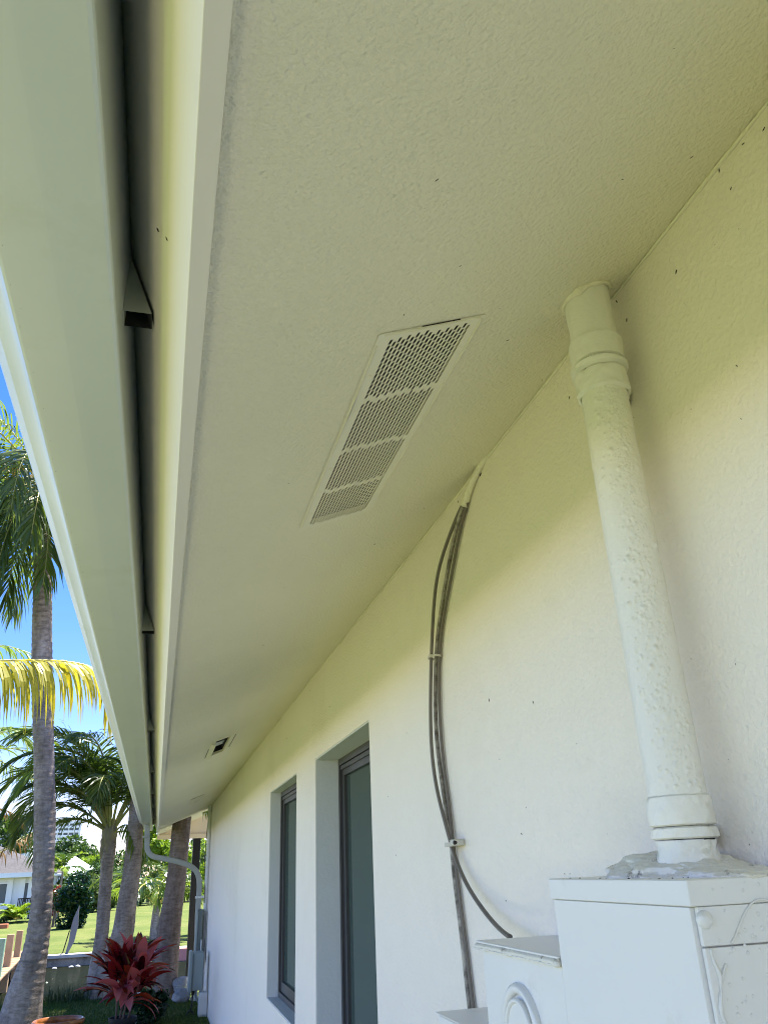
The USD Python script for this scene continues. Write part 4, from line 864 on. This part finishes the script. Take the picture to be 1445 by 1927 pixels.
bpts = [at_y(x, y, 28.0) for x, y in ((121, 1798), (126, 1797), (139, 1773), (146, 1744), (148.5, 1705), (138, 1728), (133, 1745), (128, 1775))]
bpoly = sg.Polygon([(p[0], p[2]) for p in bpts]); obj('panel', ext_y(bpoly, 28.14, 28.2), M_board, bd)
obj('brace', tube([at_y(117, 1797, 28.35), at_y(131, 1752, 28.22)], .018, 6), M_spk, bd, True)
for k in range(14):
    x_ = -2.9 + r_.uniform(0, 3.0); w_ = r_.uniform(.03, .06)
    tag(obj('shore_rock', lump([x_, 27.86 - r_.uniform(.0, .35), WZ - .005], [w_ * 1.3, w_, w_ * .8], 90 + k, 2, .35), M_stone, None, True), 'small pale rock at the waterline below the far seawall', 'rock', 'rocks at the waterline of the far seawall')
# dock
dock = thing('wooden_dock', 'timber dock with square posts at the left of the canal', 'dock')
dz = CZ - 1.78
for k in range(58):
    y = 18.6 + k * .15; xe = np.interp(y, [18.6, 20.4, 24.2, 27.6], [-2.85, -2.98, -3.2, -3.42]); obj('plank', rbox(xe - 2.4, xe + .03, y, y + .138, dz - .035, dz + .004 * math.sin(k * 1.7), .004), M_wood, dock)
obj('edge_beam', box(-3.42 - .0, -3.36, 18.6, 27.3, dz - .25, dz - .045), M_wood, dock)
for i, (x, y, Y, top) in enumerate([(4, 1767, 20.2, 1767), (21, 1759, 22.6, 1759), (38, 1752, 25.2, 1752)]):
    p = at_y(x, top, Y); obj('post', rbox(p[0] - .075, p[0] + .075, Y - .075, Y + .075, WZ - .8, p[2], .01), (M_woodg, M_wood, M_wood)[i], dock, 30, ('green weathered dock post', None, None)[i])
# left house
hs = thing('lawn_house', 'white single-storey house with grey tiled hip roof across the canal', 'house')
HY = 46.0; hz0 = ground_profile(46.0) - .1
ev = at_y(30, 1650, HY)[2]; xr = at_y(76, 1650, HY)[0]; xl = xr - 13
obj('wall', box(xl, xr, HY, HY + 8, hz0, ev), M_hwhite, hs)
ap = ev + 1.15
rv_ = [(xl - .5, HY - .6, ev + .12), (xr + .5, HY - .6, ev + .12), (xr + .5, HY + 8.6, ev + .12), (xl - .5, HY + 8.6, ev + .12), (xl + 4.6, HY + 4, ap + .6), (xr - 3.2, HY + 4, ap + .6)]
obj('roof', T(rv_, [[0, 1, 5], [0, 5, 4], [1, 2, 5], [2, 3, 4], [2, 4, 5], [3, 0, 4], [0, 2, 1], [0, 3, 2]]), M_hroof, hs)
obj('eave_board', box(xl - .52, xr + .52, HY - .63, HY - .603, ev - .05, ev + .16), M_hwhite, hs)
for px in (-30, 17, 40, 57):
    x = at_y(px, 1680, HY - .06)[0]; obj('pilaster', box(x - .13, x + .13, HY - .09, HY - .003, hz0, ev - .06), M_hwhite, hs)
for px in (48, 3):
    x = at_y(px, 1680, HY)[0]; w = obj('window', box(x - .32, x + .32, HY - .03, HY - .004, hz0 + .75, ev - .25), M_hwhite, hs); obj('pane', box(x - .26, x + .26, HY - .034, HY - .031, hz0 + .82, ev - .32), M_towerg, w)
rl = obj('porch_rail', box(at_y(34, 1690, HY - .5)[0], at_y(60, 1690, HY - .5)[0], HY - .52, HY - .48, hz0 + .95, hz0 + 1.0), M_spk, hs)
for k in range(9): x = at_y(35 + k * 2.9, 1690, HY - .5)[0]; obj('baluster', box(x - .02, x + .02, HY - .515, HY - .485, hz0, hz0 + .949), M_spk, rl)
lp = thing('lime_plant', 'bright yellow-green fronded plant before the white house', 'plant'); q = at_y(32, 1724, 43); q[2] = ground_profile(43.0)
for i in range(14): add_frond(lp, q + V(0, 0, .1), 2 * np.pi * i / 14, rad(40 + 35 * (i % 3) / 2), 1.05, 1.3, .34, nl=22, hang=.3, seed=800 + i, mat=M_lime, rmat=M_rachy, width=.07)
bush('border_shrub', 'round green shrub at the foot of the white house', [q[0] - .45, 43.6, q[2] + .35], [.75, .5, .42], 900, .09, M_tree, 42, 8)
q = at_y(7, 1726, 40); tp_ = obj('terracotta_planter', cat([rbox(q[0] - .3, q[0] + .22, 39.8, 40.2, ground_profile(40.) - .1, ground_profile(40.) + .17, .03)]), M_terra, None, 30); tag(tp_, 'low terracotta planter on the far lawn at the left border', 'planter')
q = at_y(136, 1740, 38); z = ground_profile(38.)
bush('dense_shrub', 'large dark green rounded shrub on the far lawn behind the board', [q[0] + .0, 38, z + .95], [.72, .7, 1.02], 8000, .085, M_shrub, 43, 26)
q = at_y(103, 1720, 39); bush('red_leaf_shrub', 'narrow reddish shrub between the tallest trunk and the dark shrub', [q[0], 39.4, ground_profile(39.) + .85], [.22, .25, .95], 700, .08, M_redsm, 44, 9)
for i, (px, py, Y, R_, lab) in enumerate([(118, 1640, 44, 1.15, 'feathery light green palm above the dark shrub'), (100, 1690, 47, .8, 'small feathery palm just right of the tallest trunk')]):
    t = thing('feathery_palm', lab, 'palm'); c = at_y(px, py, Y); z = ground_profile(float(Y))
    obj('trunk', trunk_geo([[c[0], Y, z - .1, .07], [c[0], Y, (z + c[2]) / 2, .05], [c[0], Y, c[2], .045]], 80 + i), M_bark, t, True)
    for k in range(13): add_frond(t, c, 2 * np.pi * k / 13, rad(30 + 45 * (k % 2)), R_ * 1.2, 1.5, .36, nl=22, hang=.4, seed=820 + 20 * i + k, mat=M_lime if i == 0 and k % 3 == 0 else M_tree, width=.06)
hz = [(160, 1712, 49, [1.6, .8, 1.05], M_hedge, 'pale tan and green hedge right of the dark shrub'), (188, 1710, 50, [1.2, .8, .95], M_hedge, 'hedge clump behind the slender palm trunk'), (172, 1690, 54, [1.9, 1, 1.5], M_tree, 'green bush behind the pale hedge'), (250, 1690, 55, [2.2, 1.2, 1.5], M_hedge, 'hedge seen just right of the leaning trunk'), (300, 1690, 57, [2.4, 1.2, 1.9], M_tree, 'bush behind the low bushy palm'), (352, 1690, 58, [2.2, 1.2, 2.2], M_lime, 'bright bush between brown trunk and black post'), (385, 1690, 60, [2.2, 1.2, 2.3], M_tree, 'dark bush behind the black post')]
for i, (px, py, Y, r, mt, lab) in enumerate(hz):
    q = at_y(px, py, Y); z = ground_profile(float(Y)); bush('hedge', lab, [q[0], Y, z + r[2] * .85], r, 1700, .15, mt, 900 + i, 14)
tr = [(128, 1612, 95, [2.6, 2, 1.9], M_tree, 'yellow-green tree in front of the white tower'), (152, 1622, 92, [2.8, 2, 1.5], M_tree, 'spreading tree right of the white tower'), (172, 1632, 88, [2.2, 2, 1.2], M_lime, 'small pale tree beside the metal roof'), (286, 1588, 60, [1.3, 1.3, 1.5], M_lime, 'bright tree top under the downspout bend'), (225, 1640, 85, [3, 2, 2.0], M_tree, 'tree behind the leaning trunk'), (15, 1585, 80, [2.6, 2, 2.4], M_tree, 'tree rising behind the roof of the white house'), (340, 1640, 75, [3, 2, 3.0], M_tree, 'tall tree behind the thick brownish trunk'), (395, 1630, 72, [3, 2, 3.4], M_tree, 'tree behind the porch')]
for i, (px, py, Y, r, mt, lab) in enumerate(tr):
    q = at_y(px, py, Y); z = ground_profile(float(Y)); bush('background_tree', lab, q, r, 2600, .22, mt, 940 + i, 18, 'tree', None, trunk=max(.4, q[2] - r[2] - z))
mr = thing('metal_roof_house', 'pale turquoise metal roof of a house beyond the hedge', 'house')
MY = 68.0; a_, b_ = at_y(108, 1645, MY), at_y(178, 1645, MY); pk = at_y(124, 1612, MY + 4); zg = ground_profile(68.)
obj('wall', box(a_[0] + .3, b_[0] - .3, MY + .3, MY + 7.7, zg - .1, a_[2]), M_hwhite, mr)
xs_ = (a_[0] + b_[0]) / 2 - .9
obj('roof', T([(a_[0], MY, a_[2]), (b_[0], MY, a_[2]), (b_[0], MY + 8, a_[2]), (a_[0], MY + 8, a_[2]), (xs_ - .3, MY + 3.5, pk[2]), (xs_ + .3, MY + 4.5, pk[2])], [[0, 1, 5], [0, 5, 4], [1, 2, 5], [2, 3, 4], [2, 4, 5], [3, 0, 4], [0, 2, 1], [0, 3, 2]]), M_metal, mr)
# towers
def tower(label, px0, px1, ptop, Y, mat, fl_h, n, dep, bays, end_white=False):
    t = thing('apartment_tower', label, 'tower')
    a_, b_ = at_y(px0, ptop, Y), at_y(px1, ptop, Y); x0, x1, zt_ = a_[0], b_[0], (a_[2] + b_[2]) / 2
    obj('core', box(x0 + .6, x1 - .6, Y + .7, Y + dep, 0, zt_ - .5), M_towerg, t)
    for k in range(n):
        z = zt_ - fl_h * k
        obj('floor_slab', box(x0, x1, Y, Y + dep + .4, z - fl_h * .52, z), mat, t)
    for k in range(bays + 1):
        x = x0 + (x1 - x0) * k / bays; w = .9 if k not in (0, bays) else 1.6
        obj('pier', box(x - w / 2, x + w / 2, Y + .25, Y + .69, 0, zt_ - .1), mat, t)
    if end_white: obj('end_bay', box(x1 - .2, x1 + 4.2, Y - .5, Y + dep, 0, zt_ + 1), M_towerw, t)
    obj('roof_house', box((x0 * 2 + x1) / 3, (x0 + x1 * 2) / 3, Y + 3, Y + dep - 3, zt_ + .01, zt_ + 3), mat, t)
tower('white apartment tower with rows of dark windows above the trees', 100, 152, 1546, 700, M_towerw, 3.35, 16, 18, 5)
tower('blue-grey apartment tower at the left border behind the fronds', -30, 55, 1540, 640, M_towerb, 3.3, 15, 18, 6, True)
